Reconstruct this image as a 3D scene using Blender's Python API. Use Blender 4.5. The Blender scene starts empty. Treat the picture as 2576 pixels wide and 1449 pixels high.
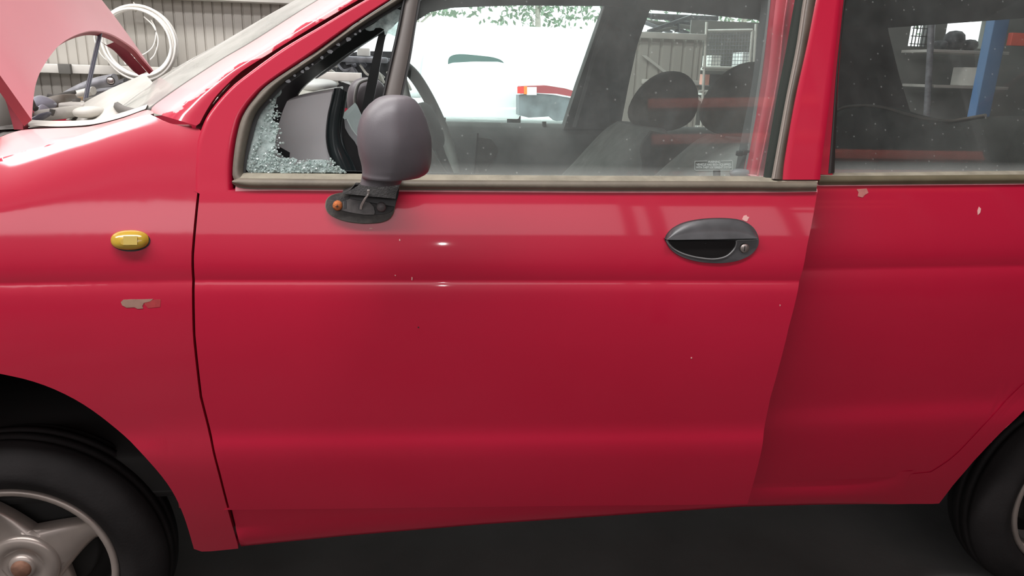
import bpy, bmesh, math, random
import numpy as np
from mathutils import Vector, Matrix
random.seed(7)
rng = np.random.default_rng(7)
PI = math.pi
sc = bpy.context.scene
COL = sc.collection

# ------------------------------------------------------------------ camera
CAMP = np.array([0.7318, -1.2823, 1.2232]); FPX = 1861.5
YAW, PITCH, ROLL = 0.15739, 0.2886, 0.03162
_f = np.array([math.sin(YAW)*math.cos(PITCH), math.cos(YAW)*math.cos(PITCH), -math.sin(PITCH)])
_r = np.array([math.cos(YAW), -math.sin(YAW), 0.0]); _u = np.cross(_r, _f)
_r, _u = _r*math.cos(ROLL)+_u*math.sin(ROLL), -_r*math.sin(ROLL)+_u*math.cos(ROLL)
cam = bpy.data.cameras.new('camera'); camo = bpy.data.objects.new('camera', cam); COL.objects.link(camo)
camo.matrix_world = Matrix(((_r[0], _u[0], -_f[0], CAMP[0]), (_r[1], _u[1], -_f[1], CAMP[1]), (_r[2], _u[2], -_f[2], CAMP[2]), (0, 0, 0, 1)))
cam.sensor_fit = 'HORIZONTAL'; cam.sensor_width = 36.0; cam.lens = 36.0*FPX/2576.0; cam.clip_start = 0.02; cam.clip_end = 300
sc.camera = camo

# ------------------------------------------------------------------ world, light, exposure
sc.view_settings.view_transform = 'Standard'; sc.view_settings.look = 'None'
sc.view_settings.gamma = 1.0; sc.view_settings.use_curve_mapping = False
sc.view_settings.exposure = 0.0
w = bpy.data.worlds.new('overcast_sky'); sc.world = w; w.use_nodes = True
bg = w.node_tree.nodes['Background']; bg.inputs[0].default_value = (0.93, 0.98, 1.0, 1); bg.inputs[1].default_value = 3.4

def area(name, loc, tgt, sx, sy, power, color=(1, 1, 1)):
    l = bpy.data.lights.new(name, 'AREA'); l.shape = 'RECTANGLE'; l.size = sx; l.size_y = sy; l.energy = power; l.color = color
    o = bpy.data.objects.new(name, l); COL.objects.link(o); o.location = loc
    o.rotation_euler = (Vector(tgt)-Vector(loc)).to_track_quat('-Z', 'Y').to_euler(); return o
# translucent roof sheets (skylights) of the shed
area('skylight_lamp', (-1.35, -1.05, 4.3), (-1.35, -1.05, 0), 6.0, 0.6, 290, (1, 0.97, 0.97))
area('skylight_lamp', (-1.6, 1.9, 4.3), (-1.6, 1.9, 0), 6.0, 0.9, 260, (1, 0.98, 0.95))
# added unseen fill behind the viewer, brightens the upper door skins
area('front_fill_lamp', (-0.5, -6.4, 3.3), (-0.5, 0, 2.6), 12.0, 1.5, 200, (1, 0.96, 0.98))
rl = area('rack_lamp', (4.2, -1.75, 4.3), (4.2, -3.1, 2.8), 4.5, 0.3, 75, (1, 0.96, 0.92)); rl.data.spread = math.radians(95)
# the phone's own small torch beside the lens
pl = bpy.data.lights.new('torch_lamp', 'POINT'); pl.energy = 1.3; pl.shadow_soft_size = 0.005
plo = bpy.data.objects.new('torch_lamp', pl); COL.objects.link(plo); plo.location = (0.70, -1.31, 1.20)

# ------------------------------------------------------------------ geometry helpers
def ray(px, py): return _f+_r*(px-1288)/FPX-_u*(py-724.5)/FPX
def U(px, py, Y=0.0):
    d = ray(px, py); return CAMP+d*(Y-CAMP[1])/d[1]
def UX(px, py, X):
    d = ray(px, py); return CAMP+d*(X-CAMP[0])/d[0]
TAN = math.tan(math.radians(4.0)); HX = 0.38
_kn = [(.20, -.34), (.33, -.27), (.42, -.20), (.50, -.14), (.53, -.02), (.548, .14), (.560, .02), (.58, -.10), (.62, -.09), (.72, -.03), (.80, .05),
       (.84, .12), (.853, .30), (.859, .30), (.864, -.12), (.875, -.04), (.90, .15), (.93, .235), (.98, .30), (1.015, .36), (1.04, .33), (1.8, .33)]
_zt = np.arange(.15, 1.7, .001); _st = np.interp(_zt, [k[0] for k in _kn], [k[1] for k in _kn])
_yt = np.cumsum(_st)*.001; _yt -= np.interp(.70, _zt, _yt)
def ZC(x): return 0.8535+0.0065*(x-.08)
def ZL(x): return 0.548
def canon(x, z):
    zc = ZC(x); zl = ZL(x)
    if z > zc: return z-zc+.86
    if z < zl: return z-zl+.548
    return .548+(z-zl)/(zc-zl)*(.86-.548)
def SB(x, z): return float(np.interp(canon(x, z), _zt, _yt))
def SD(x, z): return SB(x, z)-max(0.0, x-HX)*TAN
def flat(Y): return lambda x, z: Y
def US(px, py, surf, off=0.0):
    Y = 0.0
    for _ in range(9):
        p = U(px, py, Y); Y = .3*Y+.7*(surf(p[0], p[2])+off)
    return U(px, py, Y)

def resample(pts, n, smooth=True):
    P = np.array(pts, float)
    if smooth and len(P) > 2:
        out = []
        Q = np.vstack([2*P[0]-P[1], P, 2*P[-1]-P[-2]])
        for i in range(1, len(Q)-2):
            for t in np.linspace(0, 1, 12, endpoint=False):
                a, b, c, d = Q[i-1], Q[i], Q[i+1], Q[i+2]
                out.append(.5*((2*b)+(c-a)*t+(2*a-5*b+4*c-d)*t*t+(3*b-a-3*c+d)*t**3))
        out.append(P[-1]); P = np.array(out)
    s = np.concatenate([[0], np.cumsum(np.linalg.norm(np.diff(P, axis=0), axis=1))])
    return np.array([[np.interp(v, s, P[:, k]) for k in range(P.shape[1])] for v in np.linspace(0, s[-1], n)])

class MB:
    """collects vertices and faces of one mesh"""
    def __init__(s): s.v = []; s.f = []; s.flat = set()
    def add(s, vs, fs, flat=False):
        o = len(s.v); s.v += [tuple(map(float, p)) for p in vs]
        for f in fs:
            if flat: s.flat.add(len(s.f))
            s.f.append(tuple(i+o for i in f))
        return s
    def grid(s, G, closed_u=False, closed_v=False, flip=False):
        n, m = len(G), len(G[0]); vs = [p for r in G for p in r]; fs = []
        for i in range(n if closed_u else n-1):
            for j in range(m if closed_v else m-1):
                a, b, c, d = i*m+j, ((i+1) % n)*m+j, ((i+1) % n)*m+(j+1) % m, i*m+(j+1) % m
                fs.append((a, d, c, b) if flip else (a, b, c, d))
        return s.add(vs, fs)
    def box(s, c, d, rot=None, bevel=0.0):
        bm = bmesh.new(); bmesh.ops.create_cube(bm, size=1)
        bmesh.ops.scale(bm, vec=d, verts=bm.verts)
        if bevel: bmesh.ops.bevel(bm, geom=bm.edges, offset=bevel, segments=2, affect='EDGES', profile=.6)
        if rot is not None: bmesh.ops.rotate(bm, cent=(0, 0, 0), matrix=rot, verts=bm.verts)
        bm.verts.index_update()
        s.add([Vector(v.co)+Vector(c) for v in bm.verts], [[v.index for v in f.verts] for f in bm.faces], flat=not bevel); bm.free(); return s
    def tube(s, pts, r, k=10, smooth=True, n=None, closed=False, taper=None):
        P = resample(pts, n or max(2, len(pts)*5), smooth) if (smooth and not closed) else np.array(pts, float)
        G = []; N = len(P); up = None
        for i in range(N):
            if closed: t = P[(i+1) % N]-P[i-1]
            else: t = P[min(i+1, N-1)]-P[max(i-1, 0)]
            t = t/np.linalg.norm(t)
            if up is None:
                up = np.array([0, 0, 1.]) if abs(t[2]) < .9 else np.array([1., 0, 0])
            a = up-t*(up@t); a /= np.linalg.norm(a); b = np.cross(t, a); up = a
            rr = r if taper is None else r*taper(i/(N-1))
            G.append([P[i]+rr*(a*math.cos(q)+b*math.sin(q)) for q in np.linspace(0, 2*PI, k, endpoint=False)])
        s.grid(G, closed_u=closed, closed_v=True)
        if not closed:
            s.add(G[0], [tuple(range(k))], True); s.add(G[-1], [tuple(range(k-1, -1, -1))], True)
        return s
    def lathe(s, prof, c, axis='Y', k=64):
        """prof: (radius, distance along axis)"""
        G = []
        for a in np.linspace(0, 2*PI, k, endpoint=False):
            row = []
            for r, h in prof:
                x, y = r*math.cos(a), r*math.sin(a)
                p = {'Y': (x, h, y), 'Z': (x, y, h), 'X': (h, x, y)}[axis]
                row.append((c[0]+p[0], c[1]+p[1], c[2]+p[2]))
            G.append(row)
        return s.grid(G, closed_u=True)
    def blob(s, c, r, e=(2.4, 2.4), k=28, fn=None):
        """closed superellipsoid; fn bends a point"""
        G = []
        sg = lambda v, p: math.copysign(abs(v)**(2/p), v)
        for i in range(k//2+1):
            th = -PI/2+PI*i/(k//2); row = []
            for j in range(k):
                ph = 2*PI*j/k
                p = [r[0]*sg(math.cos(th), e[1])*sg(math.cos(ph), e[0]), r[1]*sg(math.cos(th), e[1])*sg(math.sin(ph), e[0]), r[2]*sg(math.sin(th), e[1])]
                if fn: p = fn(*p)
                row.append((c[0]+p[0], c[1]+p[1], c[2]+p[2]))
            G.append(row)
        return s.grid(G, closed_v=True)
    def prism(s, poly, d, flat=True):
        """poly: list of 3D points, d: extrusion vector; closed solid"""
        n = len(poly); P = [np.array(p, float) for p in poly]; Q = [p+np.array(d) for p in P]
        s.add(P, [tuple(range(n))], flat); s.add(Q, [tuple(range(n-1, -1, -1))], flat)
        s.add(P+Q, [(i, i+n, (i+1) % n+n, (i+1) % n) for i in range(n)], flat); return s

ORI = {}
def put(name, mb, mat, parent=None, label=None, kind=None):
    """links the collected geometry as ONE mesh object, coordinates relative to its thing's base"""
    o = Vector(ORI.get(parent, (0, 0, 0)) if parent else (0, 0, 0))
    if parent is None:
        V = np.array(mb.v); o = Vector((float((V[:, 0].min()+V[:, 0].max())/2), float((V[:, 1].min()+V[:, 1].max())/2), float(V[:, 2].min())))
    me = bpy.data.meshes.new(name); me.from_pydata([(v[0]-o.x, v[1]-o.y, v[2]-o.z) for v in mb.v], [], mb.f)
    bm = bmesh.new(); bm.from_mesh(me)
    for f in bm.faces: f.smooth = f.index not in mb.flat
    bmesh.ops.recalc_face_normals(bm, faces=bm.faces) if getattr(mb, 'recalc', True) else None
    bm.to_mesh(me); bm.free()
    me.materials.append(mat)
    ob = bpy.data.objects.new(name, me); COL.objects.link(ob)
    if parent: ob.parent = parent; ORI[ob] = tuple(o)
    else: ob.location = o; ORI[ob] = tuple(o)
    if label: ob['label'] = label
    if kind: ob['kind'] = kind
    return ob
def thing(name, label, cat, loc=(0, 0, 0), group=None, kind=None):
    o = bpy.data.objects.new(name, None); COL.objects.link(o); o.location = loc; o.empty_display_size = .1; ORI[o] = tuple(loc)
    if label: o['label'] = label
    if cat: o['category'] = cat
    if group: o['group'] = group
    if kind: o['kind'] = kind
    return o
def tag(o, label, cat, group=None):
    o['label'] = label; o['category'] = cat
    if group: o['group'] = group
    return o

def loft(A, B, surf, off=lambda t: 0.0, n=48, m=8, depth=0.0, smooth=True, mb=None):
    """sheet between two outline curves laid on a body surface; off(t) is the depth offset across it; depth gives a folded-back rim"""
    mb = mb or MB(); a = resample(A, n, smooth); b = resample(B, n, smooth); G = []
    for i in range(n):
        row = []
        for j in range(m+1):
            t = j/m; q = a[i]*(1-t)+b[i]*t; row.append(US(q[0], q[1], surf, off(t)))
        G.append(row)
    mb.grid(G)
    if depth:
        for edge in ([r[0] for r in G], [r[-1] for r in G], G[0], G[-1]):
            back = [p+np.array([0, depth, 0]) for p in edge]; mb.grid([edge, back])
    return mb
def plate(poly, surf, off=0.0, depth=.004, mb=None, smooth=False, bul=0.0):
    mb = mb or MB(); P = [US(x, y, surf, off) for x, y in poly]
    if smooth: 
        P = list(resample(P+[P[0]], len(P)*5, True)[:-1])
    c = sum(P)/len(P); n = len(P)
    if bul:
        rings = [[c+(p-c)*k+np.array([0, -bul*math.sqrt(max(0, 1-k*k)), 0]) for p in P] for k in (1, .93, .8, .6, .35)]
        mb.grid(rings, closed_v=True); mb.add(rings[-1], [tuple(range(n))])
        mb.grid([P, [p+np.array([0, depth, 0]) for p in P]], closed_v=True)
    else: mb.prism(P, (0, depth, 0))
    return mb
def bulge(h, base=0.0): return lambda t: base-h*math.sin(PI*min(max(t, 0), 1))**.6

# ------------------------------------------------------------------ materials
MATS = {}
def mat(name, col, rough=.5, metal=0.0, coat=0.0, coat_rough=.1, var=.0, vscale=8.0, bump=0.0, bscale=60.0, spec=.5, emit=None, trans=0.0, sheen=0.0, alpha=1.0, detail=4.0, rvar=0.0):
    if name in MATS: return MATS[name]
    m = bpy.data.materials.new(name); m.use_nodes = True; nt = m.node_tree; b = nt.nodes['Principled BSDF']
    c = (*col, 1) if len(col) == 3 else col
    b.inputs['Base Color'].default_value = c; b.inputs['Roughness'].default_value = rough; b.inputs['Metallic'].default_value = metal
    b.inputs['Coat Weight'].default_value = coat; b.inputs['Coat Roughness'].default_value = coat_rough
    b.inputs['Specular IOR Level'].default_value = spec; b.inputs['Coat IOR'].default_value = 1.5; b.inputs['Transmission Weight'].default_value = trans; b.inputs['Alpha'].default_value = alpha
    if emit: b.inputs['Emission Color'].default_value = (*emit[0], 1); b.inputs['Emission Strength'].default_value = emit[1]
    if var or bump or rvar:
        tc = nt.nodes.new('ShaderNodeTexCoord')
        nz = nt.nodes.new('ShaderNodeTexNoise'); nz.inputs['Scale'].default_value = vscale; nz.inputs['Detail'].default_value = detail
        nt.links.new(tc.outputs['Object'], nz.inputs['Vector'])
        if var:
            r = nt.nodes.new('ShaderNodeValToRGB'); r.color_ramp.elements[0].position = .32; r.color_ramp.elements[1].position = .68
            r.color_ramp.elements[0].color = (*[max(0, k*(1-var)) for k in c[:3]], 1); r.color_ramp.elements[1].color = (*[min(1, k*(1+var)+var*.02) for k in c[:3]], 1)
            nt.links.new(nz.outputs['Fac'], r.inputs['Fac']); nt.links.new(r.outputs['Color'], b.inputs['Base Color'])
        if rvar:
            mr = nt.nodes.new('ShaderNodeMapRange'); mr.inputs['From Min'].default_value = .3; mr.inputs['From Max'].default_value = .7
            mr.inputs['To Min'].default_value = max(.02, rough-rvar); mr.inputs['To Max'].default_value = min(1, rough+rvar)
            nt.links.new(nz.outputs['Fac'], mr.inputs['Value']); nt.links.new(mr.outputs['Result'], b.inputs['Roughness'])
        if bump:
            n2 = nt.nodes.new('ShaderNodeTexNoise'); n2.inputs['Scale'].default_value = bscale; n2.inputs['Detail'].default_value = 3
            nt.links.new(tc.outputs['Object'], n2.inputs['Vector'])
            bp = nt.nodes.new('ShaderNodeBump'); bp.inputs['Strength'].default_value = bump; bp.inputs['Distance'].default_value = .004
            nt.links.new(n2.outputs['Fac'], bp.inputs['Height']); nt.links.new(bp.outputs['Normal'], b.inputs['Normal'])
    MATS[name] = m; return m
def N(m, t): return m.node_tree.nodes.new(t)

def paint(name, red, faded, zlo, zhi, nscale, amount=1.0, rough=.40, coat=.42, crough=.055, stretch=(1, 1, 1), lean=0.0):
    """faded red enamel whose clear coat has flaked off in patches; the patches sit mostly above the height zlo..zhi"""
    m = mat(name, red, rough=rough, coat=coat, coat_rough=crough, spec=.32)
    nt = m.node_tree; b = nt.nodes['Principled BSDF']
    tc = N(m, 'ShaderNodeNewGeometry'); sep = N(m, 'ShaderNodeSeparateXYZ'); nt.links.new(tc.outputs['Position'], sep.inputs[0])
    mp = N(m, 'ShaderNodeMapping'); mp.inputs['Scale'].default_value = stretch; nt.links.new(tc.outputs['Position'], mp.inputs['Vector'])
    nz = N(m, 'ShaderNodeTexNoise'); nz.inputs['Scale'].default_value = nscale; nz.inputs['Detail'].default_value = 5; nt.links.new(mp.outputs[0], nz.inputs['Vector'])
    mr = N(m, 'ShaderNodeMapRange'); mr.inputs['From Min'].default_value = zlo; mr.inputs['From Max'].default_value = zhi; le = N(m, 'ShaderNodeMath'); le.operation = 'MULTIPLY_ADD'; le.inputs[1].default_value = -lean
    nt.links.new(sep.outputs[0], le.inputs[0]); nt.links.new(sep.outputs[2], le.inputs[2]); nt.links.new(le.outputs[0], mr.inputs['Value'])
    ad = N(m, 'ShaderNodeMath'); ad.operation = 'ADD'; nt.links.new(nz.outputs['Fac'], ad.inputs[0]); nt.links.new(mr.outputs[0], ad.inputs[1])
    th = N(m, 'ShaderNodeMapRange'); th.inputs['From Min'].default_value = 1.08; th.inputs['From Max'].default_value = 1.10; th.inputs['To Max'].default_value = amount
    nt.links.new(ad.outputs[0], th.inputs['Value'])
    # large soft weathering
    n2 = N(m, 'ShaderNodeTexNoise'); n2.inputs['Scale'].default_value = 2.2; nt.links.new(tc.outputs['Position'], n2.inputs['Vector'])
    mx0 = N(m, 'ShaderNodeMix'); mx0.data_type = 'RGBA'; mx0.inputs[6].default_value = (*[k*.93 for k in red], 1); mx0.inputs[7].default_value = (red[0]*1.06, red[1]*1.5+.003, red[2]*1.3+.003, 1)
    nt.links.new(n2.outputs['Fac'], mx0.inputs[0])
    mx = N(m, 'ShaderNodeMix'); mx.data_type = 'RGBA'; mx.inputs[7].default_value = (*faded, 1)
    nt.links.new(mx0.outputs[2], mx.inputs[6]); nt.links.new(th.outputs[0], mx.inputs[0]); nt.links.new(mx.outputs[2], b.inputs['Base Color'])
    inv = N(m, 'ShaderNodeMapRange'); inv.inputs['To Min'].default_value = coat; inv.inputs['To Max'].default_value = coat*.9
    nt.links.new(th.outputs[0], inv.inputs['Value']); nt.links.new(inv.outputs[0], b.inputs['Coat Weight'])
    ri = N(m, 'ShaderNodeMapRange'); ri.inputs['To Min'].default_value = rough; ri.inputs['To Max'].default_value = .45
    nt.links.new(th.outputs[0], ri.inputs['Value']); nt.links.new(ri.outputs[0], b.inputs['Roughness'])
    # very slight orange peel / panel waviness
    n3 = N(m, 'ShaderNodeTexNoise'); n3.inputs['Scale'].default_value = 5.0; n3.inputs['Detail'].default_value = 1; nt.links.new(tc.outputs['Position'], n3.inputs['Vector'])
    bp = N(m, 'ShaderNodeBump'); bp.inputs['Strength'].default_value = .10; bp.inputs['Distance'].default_value = .02
    nt.links.new(n3.outputs['Fac'], bp.inputs['Height']); nt.links.new(bp.outputs['Normal'], b.inputs['Normal']); 
    return m
RED = (.455, .003, .029)
M_paint = paint('red_enamel', RED, (.78, .30, .32), 5, 6, 14)
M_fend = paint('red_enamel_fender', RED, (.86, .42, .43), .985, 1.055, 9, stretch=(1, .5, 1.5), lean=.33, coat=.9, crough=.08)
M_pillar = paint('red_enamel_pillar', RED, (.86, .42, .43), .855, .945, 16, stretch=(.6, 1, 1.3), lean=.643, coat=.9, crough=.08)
M_hood = mat('faded_pink_enamel', (.60, .23, .26), rough=.45, coat=.25, coat_rough=.35, var=.06, vscale=1.5)
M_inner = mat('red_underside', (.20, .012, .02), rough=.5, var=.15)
M_rubber = mat('weathered_rubber', (.14, .12, .095), rough=.62, var=.22, vscale=14, bump=.2, bscale=120)
M_mould = mat('sun_bleached_moulding', (.145, .122, .09), rough=.55, var=.16, vscale=20, bump=.12, bscale=150)
M_lip = mat('dusty_moulding_lip', (.28, .255, .195), rough=.75, var=.2, vscale=26, bump=.3, bscale=140)
M_black = mat('black_trim', (.012, .012, .014), rough=.42, var=.3)
M_blackrub = mat('black_rubber_seal', (.02, .02, .02), rough=.6, var=.3)
M_tyre = mat('tyre_rubber', (.009, .0075, .0075), spec=.2, rough=.8, var=.2, bump=.15, bscale=200)
M_alloy = mat('dull_alloy', (.34, .29, .26), rough=.36, metal=.55, var=.14, vscale=9, rvar=.1)
M_rust = mat('rusty_steel', (.16, .075, .045), rough=.8, var=.4, vscale=40, bump=.4)
M_screw = mat('rusted_screw_head', (.45, .13, .035), rough=.85, var=.3, vscale=300, bump=.3, bscale=500)
M_void = mat('dark_underbody', (.012, .011, .010), rough=.9)
M_mirror = mat('grained_grey_plastic', (.115, .105, .115), rough=.42, var=.06, bump=.08, bscale=900, rvar=.06, vscale=20)
M_base = mat('dirty_black_plastic', (.020, .018, .017), rough=.6, var=.4, vscale=60, bump=.3, bscale=300)
M_handle = mat('black_handle_plastic', (.030, .030, .032), rough=.40, var=.15, vscale=30, bump=.05, bscale=700)
M_steel = mat('worn_steel', (.45, .40, .38), rough=.35, metal=.9, var=.2, vscale=100)
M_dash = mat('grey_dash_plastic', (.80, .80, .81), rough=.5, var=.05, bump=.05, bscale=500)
M_trim = mat('grey_interior_trim', (.105, .115, .115), rough=.8, var=.22, vscale=9, bump=.2, bscale=90)
M_fabric = mat('grey_seat_fabric', (.17, .185, .175), rough=.95, var=.12, vscale=30, bump=.3, bscale=500)
M_fabdark = mat('charcoal_seat_fabric', (.055, .055, .052), rough=.95, var=.25, vscale=12, bump=.3, bscale=500)
M_headtop = mat('charcoal_headrest_fabric', (.075, .07, .062), rough=.95, var=.45, vscale=9, bump=.3, bscale=500)
M_lining = mat('dark_roof_lining', (.060, .063, .066), rough=.95, var=.1)
M_cowl = mat('dusty_grey_plastic', (.50, .48, .44), rough=.7, var=.12, vscale=12)
M_cowld = mat('dark_dusty_plastic', (.12, .115, .105), rough=.7, var=.2)
M_wallm = mat('ribbed_wall_steel', (.41, .39, .355), rough=.55, var=.08, vscale=1.5)
M_galv = mat('galvanised_steel', (.62, .60, .56), rough=.5, metal=.2, var=.1)
M_conc = mat('concrete_floor', (.085, .08, .075), rough=.8, var=.2, vscale=3, bump=.3, bscale=40)
M_gravel = mat('yard_gravel', (.62, .64, .63), rough=.95, var=.12, vscale=4, bump=.5, bscale=30)
M_cable = mat('white_cable_sheath', (.88, .86, .82), rough=.4)
M_white = mat('white_vehicle_paint', (.90, .92, .92), rough=.3, coat=.5)
M_wgl = mat('vehicle_window_glass', (.07, .14, .13), rough=.1, spec=.8)
M_orange = mat('orange_rack_paint', (.90, .12, .07), rough=.5, emit=None)
M_blue = mat('blue_rack_paint', (.07, .19, .42), rough=.5)
M_card = mat('cardboard', (.50, .36, .22), rough=.9, var=.1)
M_paper = mat('pale_carton', (.75, .74, .70), rough=.8, var=.08)
M_bag = mat('bluish_plastic_bag', (.55, .57, .68), rough=.25, var=.1, bump=.4, bscale=30)
M_grey = mat('grey_plastic_scrap', (.20, .20, .22), rough=.5, var=.3, vscale=20)
M_dgrey = mat('charcoal_scrap', (.05, .05, .055), rough=.5, var=.4, vscale=25)

def glass(name, tint, dust, dustcol=(.62, .66, .63), scale=7.0, lo=.04, hi=.16, ior=1.45, dustz=None, speck=True):
    """clear pane with a film of dust, streaks and specks; real reflection by angle"""
    m = bpy.data.materials.new(name); m.use_nodes = True; nt = m.node_tree; nt.nodes.remove(nt.nodes['Principled BSDF']); out = nt.nodes['Material Output']
    tr = N(m, 'ShaderNodeBsdfTransparent'); tr.inputs[0].default_value = (*tint, 1)
    gl = N(m, 'ShaderNodeBsdfGlossy'); gl.inputs['Roughness'].default_value = .02
    fr = N(m, 'ShaderNodeFresnel'); gm = N(m, 'ShaderNodeNewGeometry'); io = N(m, 'ShaderNodeMapRange')
    io.inputs['To Min'].default_value = ior; io.inputs['To Max'].default_value = 1/ior      # same reflection from either face of a single sheet
    nt.links.new(gm.outputs['Backfacing'], io.inputs['Value']); nt.links.new(io.outputs[0], fr.inputs['IOR'])
    m1 = N(m, 'ShaderNodeMixShader'); nt.links.new(fr.outputs[0], m1.inputs[0]); nt.links.new(tr.outputs[0], m1.inputs[1]); nt.links.new(gl.outputs[0], m1.inputs[2])
    df = N(m, 'ShaderNodeBsdfDiffuse'); df.inputs[0].default_value = (*dustcol, 1)
    tc = N(m, 'ShaderNodeNewGeometry')
    nz = N(m, 'ShaderNodeTexNoise'); nz.inputs['Scale'].default_value = scale; nz.inputs['Detail'].default_value = 7; nz.inputs['Roughness'].default_value = .6; nt.links.new(tc.outputs['Position'], nz.inputs['Vector'])
    mr = N(m, 'ShaderNodeMapRange'); mr.inputs['From Min'].default_value = .3; mr.inputs['From Max'].default_value = .7; mr.inputs['To Min'].default_value = lo; mr.inputs['To Max'].default_value = hi
    nt.links.new(nz.outputs['Fac'], mr.inputs['Value']); last = mr.outputs[0]
    if speck:
        vo = N(m, 'ShaderNodeTexVoronoi'); vo.inputs['Scale'].default_value = 55; nt.links.new(tc.outputs['Position'], vo.inputs['Vector'])
        vr = N(m, 'ShaderNodeMapRange'); vr.inputs['From Min'].default_value = .05; vr.inputs['From Max'].default_value = .13; vr.inputs['To Min'].default_value = .16; vr.inputs['To Max'].default_value = 0
        nt.links.new(vo.outputs['Distance'], vr.inputs['Value'])
        ad = N(m, 'ShaderNodeMath'); ad.operation = 'ADD'; ad.use_clamp = True; nt.links.new(last, ad.inputs[0]); nt.links.new(vr.outputs[0], ad.inputs[1]); last = ad.outputs[0]
    if dustz:
        sp = N(m, 'ShaderNodeSeparateXYZ'); nt.links.new(tc.outputs['Position'], sp.inputs[0])
        dz = N(m, 'ShaderNodeMapRange'); dz.inputs['From Min'].default_value = dustz[0]; dz.inputs['From Max'].default_value = dustz[1]; dz.inputs['To Min'].default_value = dustz[2]; dz.inputs['To Max'].default_value = 0
        nt.links.new(sp.outputs[2], dz.inputs['Value'])
        a2 = N(m, 'ShaderNodeMath'); a2.operation = 'ADD'; a2.use_clamp = True; nt.links.new(last, a2.inputs[0]); nt.links.new(dz.outputs[0], a2.inputs[1]); last = a2.outputs[0]
    m2 = N(m, 'ShaderNodeMixShader'); nt.links.new(last, m2.inputs[0]); nt.links.new(m1.outputs[0], m2.inputs[1]); nt.links.new(df.outputs[0], m2.inputs[2])
    nt.links.new(m2.outputs[0], out.inputs[0]); return m
M_glass = glass('dusty_window_glass', (.90, .97, .94), .1, lo=.07, hi=.16, dustz=(1.035, 1.06, .25))
M_glassr = glass('dusty_rear_window_glass', (.66, .69, .67), .1, lo=.03, hi=.09, dustz=(1.045, 1.07, .3))
M_glassfar = glass('far_window_glass', (.93, .98, .96), .05, lo=.01, hi=.05, speck=False)
M_screen = glass('dusty_windscreen_glass', (.75, .80, .77), .3, dustcol=(.74, .74, .70), lo=.22, hi=.40, speck=False)
M_shat = glass('shattered_glass', (.80, .88, .86), .3, dustcol=(.55, .64, .62), scale=60, lo=.15, hi=.75)
M_crumb = mat('glass_crumb', (.78, .90, .87), rough=.08, trans=.55, spec=.8)

# ================================================================== THE SETTING
def struct(name, mb, m): return put(name, mb, m, kind='structure')
struct('floor', MB().box((1.5, -.75, -.05), (17, 11.5, .1)), M_conc)
struct('ground_yard', MB().box((3, 22.5, -.06), (60, 35, .1)), M_gravel)
struct('ceiling', MB().box((1.5, -.75, 4.55), (17, 11.5, .08)), mat('roof_sheet', (.42, .42, .41), rough=.7))
struct('wall_front', MB().box((1.5, -6.5, 2.25), (17, .08, 4.5)), mat('dim_shed_wall', (.20, .20, .19), rough=.8, var=.1, vscale=1))
struct('wall_left', MB().box((-7, -.75, 2.25), (.08, 11.5, 4.5)), M_wallm)
struct('wall_right', MB().box((10, -.75, 2.25), (.08, 11.5, 4.5)), MATS['dim_shed_wall'])
struct('trim_1', MB().box((1.5, 4.95, 3.6), (17, .1, 1.95)), MATS['dim_shed_wall'])      # header above the open side

def ribbed(x0, x1, z0, z1, y, pitch=.06, groove=.014, deep=.009):
    mb = MB(); pts = []; x = x0
    while x < x1-1e-6:
        e = min(x+pitch, x1); pts += [(x, y), (e-groove, y), (e-groove*.7, y+deep), (e-groove*.3, y+deep)]; x = e
    pts.append((x1, y))
    mb.add([(p[0], p[1], z) for z in (z0, z1) for p in pts], [(i, i+1, i+1+len(pts), i+len(pts)) for i in range(len(pts)-1)], True); return mb
wb = thing('wall_back', None, None, (-3, 4, 0), kind='structure')
sheets = []
x = -6.9; proto = None
while x < .05:
    mb = ribbed(x, x+.78, 0, 4.5, 4.0)
    if proto is None: proto = put('sheet', mb, M_wallm, wb); px0 = x
    else:
        c = proto.copy(); COL.objects.link(c); c.location.x = x-px0; c.parent = wb
    x += .78
WX = x
put('rail', MB().box((-3.2, 3.93, 1.135), (7.4, .11, .055), bevel=.004), M_galv, wb)
put('rail', MB().box((-3.2, 3.93, 1.622), (7.4, .12, .10), bevel=.004), M_galv, wb)
put('rail_bracket', MB().box((-1.30, 3.86, 1.135), (.07, .03, .06), bevel=.003), M_cowld, wb)
put('post', MB().box((WX+.05, 3.96, 2.25), (.1, .12, 4.5), bevel=.004), M_galv, wb)

wr = thing('wall_yard', None, None, (3, 5, 0), kind='structure')
xl, xr = 2.35, 3.30
mb = ribbed(xl, xr, 0, 1.50, 5.0, pitch=.10, groove=.03, deep=.018); put('sheet', mb, M_wallm, wr)
put('rail', MB().box(((xl+xr)/2, 4.97, 1.52), (xr-xl, .05, .05), bevel=.004), M_galv, wr)
put('rail', MB().box(((xl+xr)/2+.2, 4.96, 1.15), (xr-xl-.45, .04, .04), bevel=.004), M_galv, wr)
dg = MB().prism([(xl+.40, 4.95, 1.36), (xl+.44, 4.95, 1.36), (xl+1.0, 4.95, 1.0), (xl+.96, 4.95, 1.0)], (0, .02, 0)); put('brace', dg, M_galv, wr)

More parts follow.
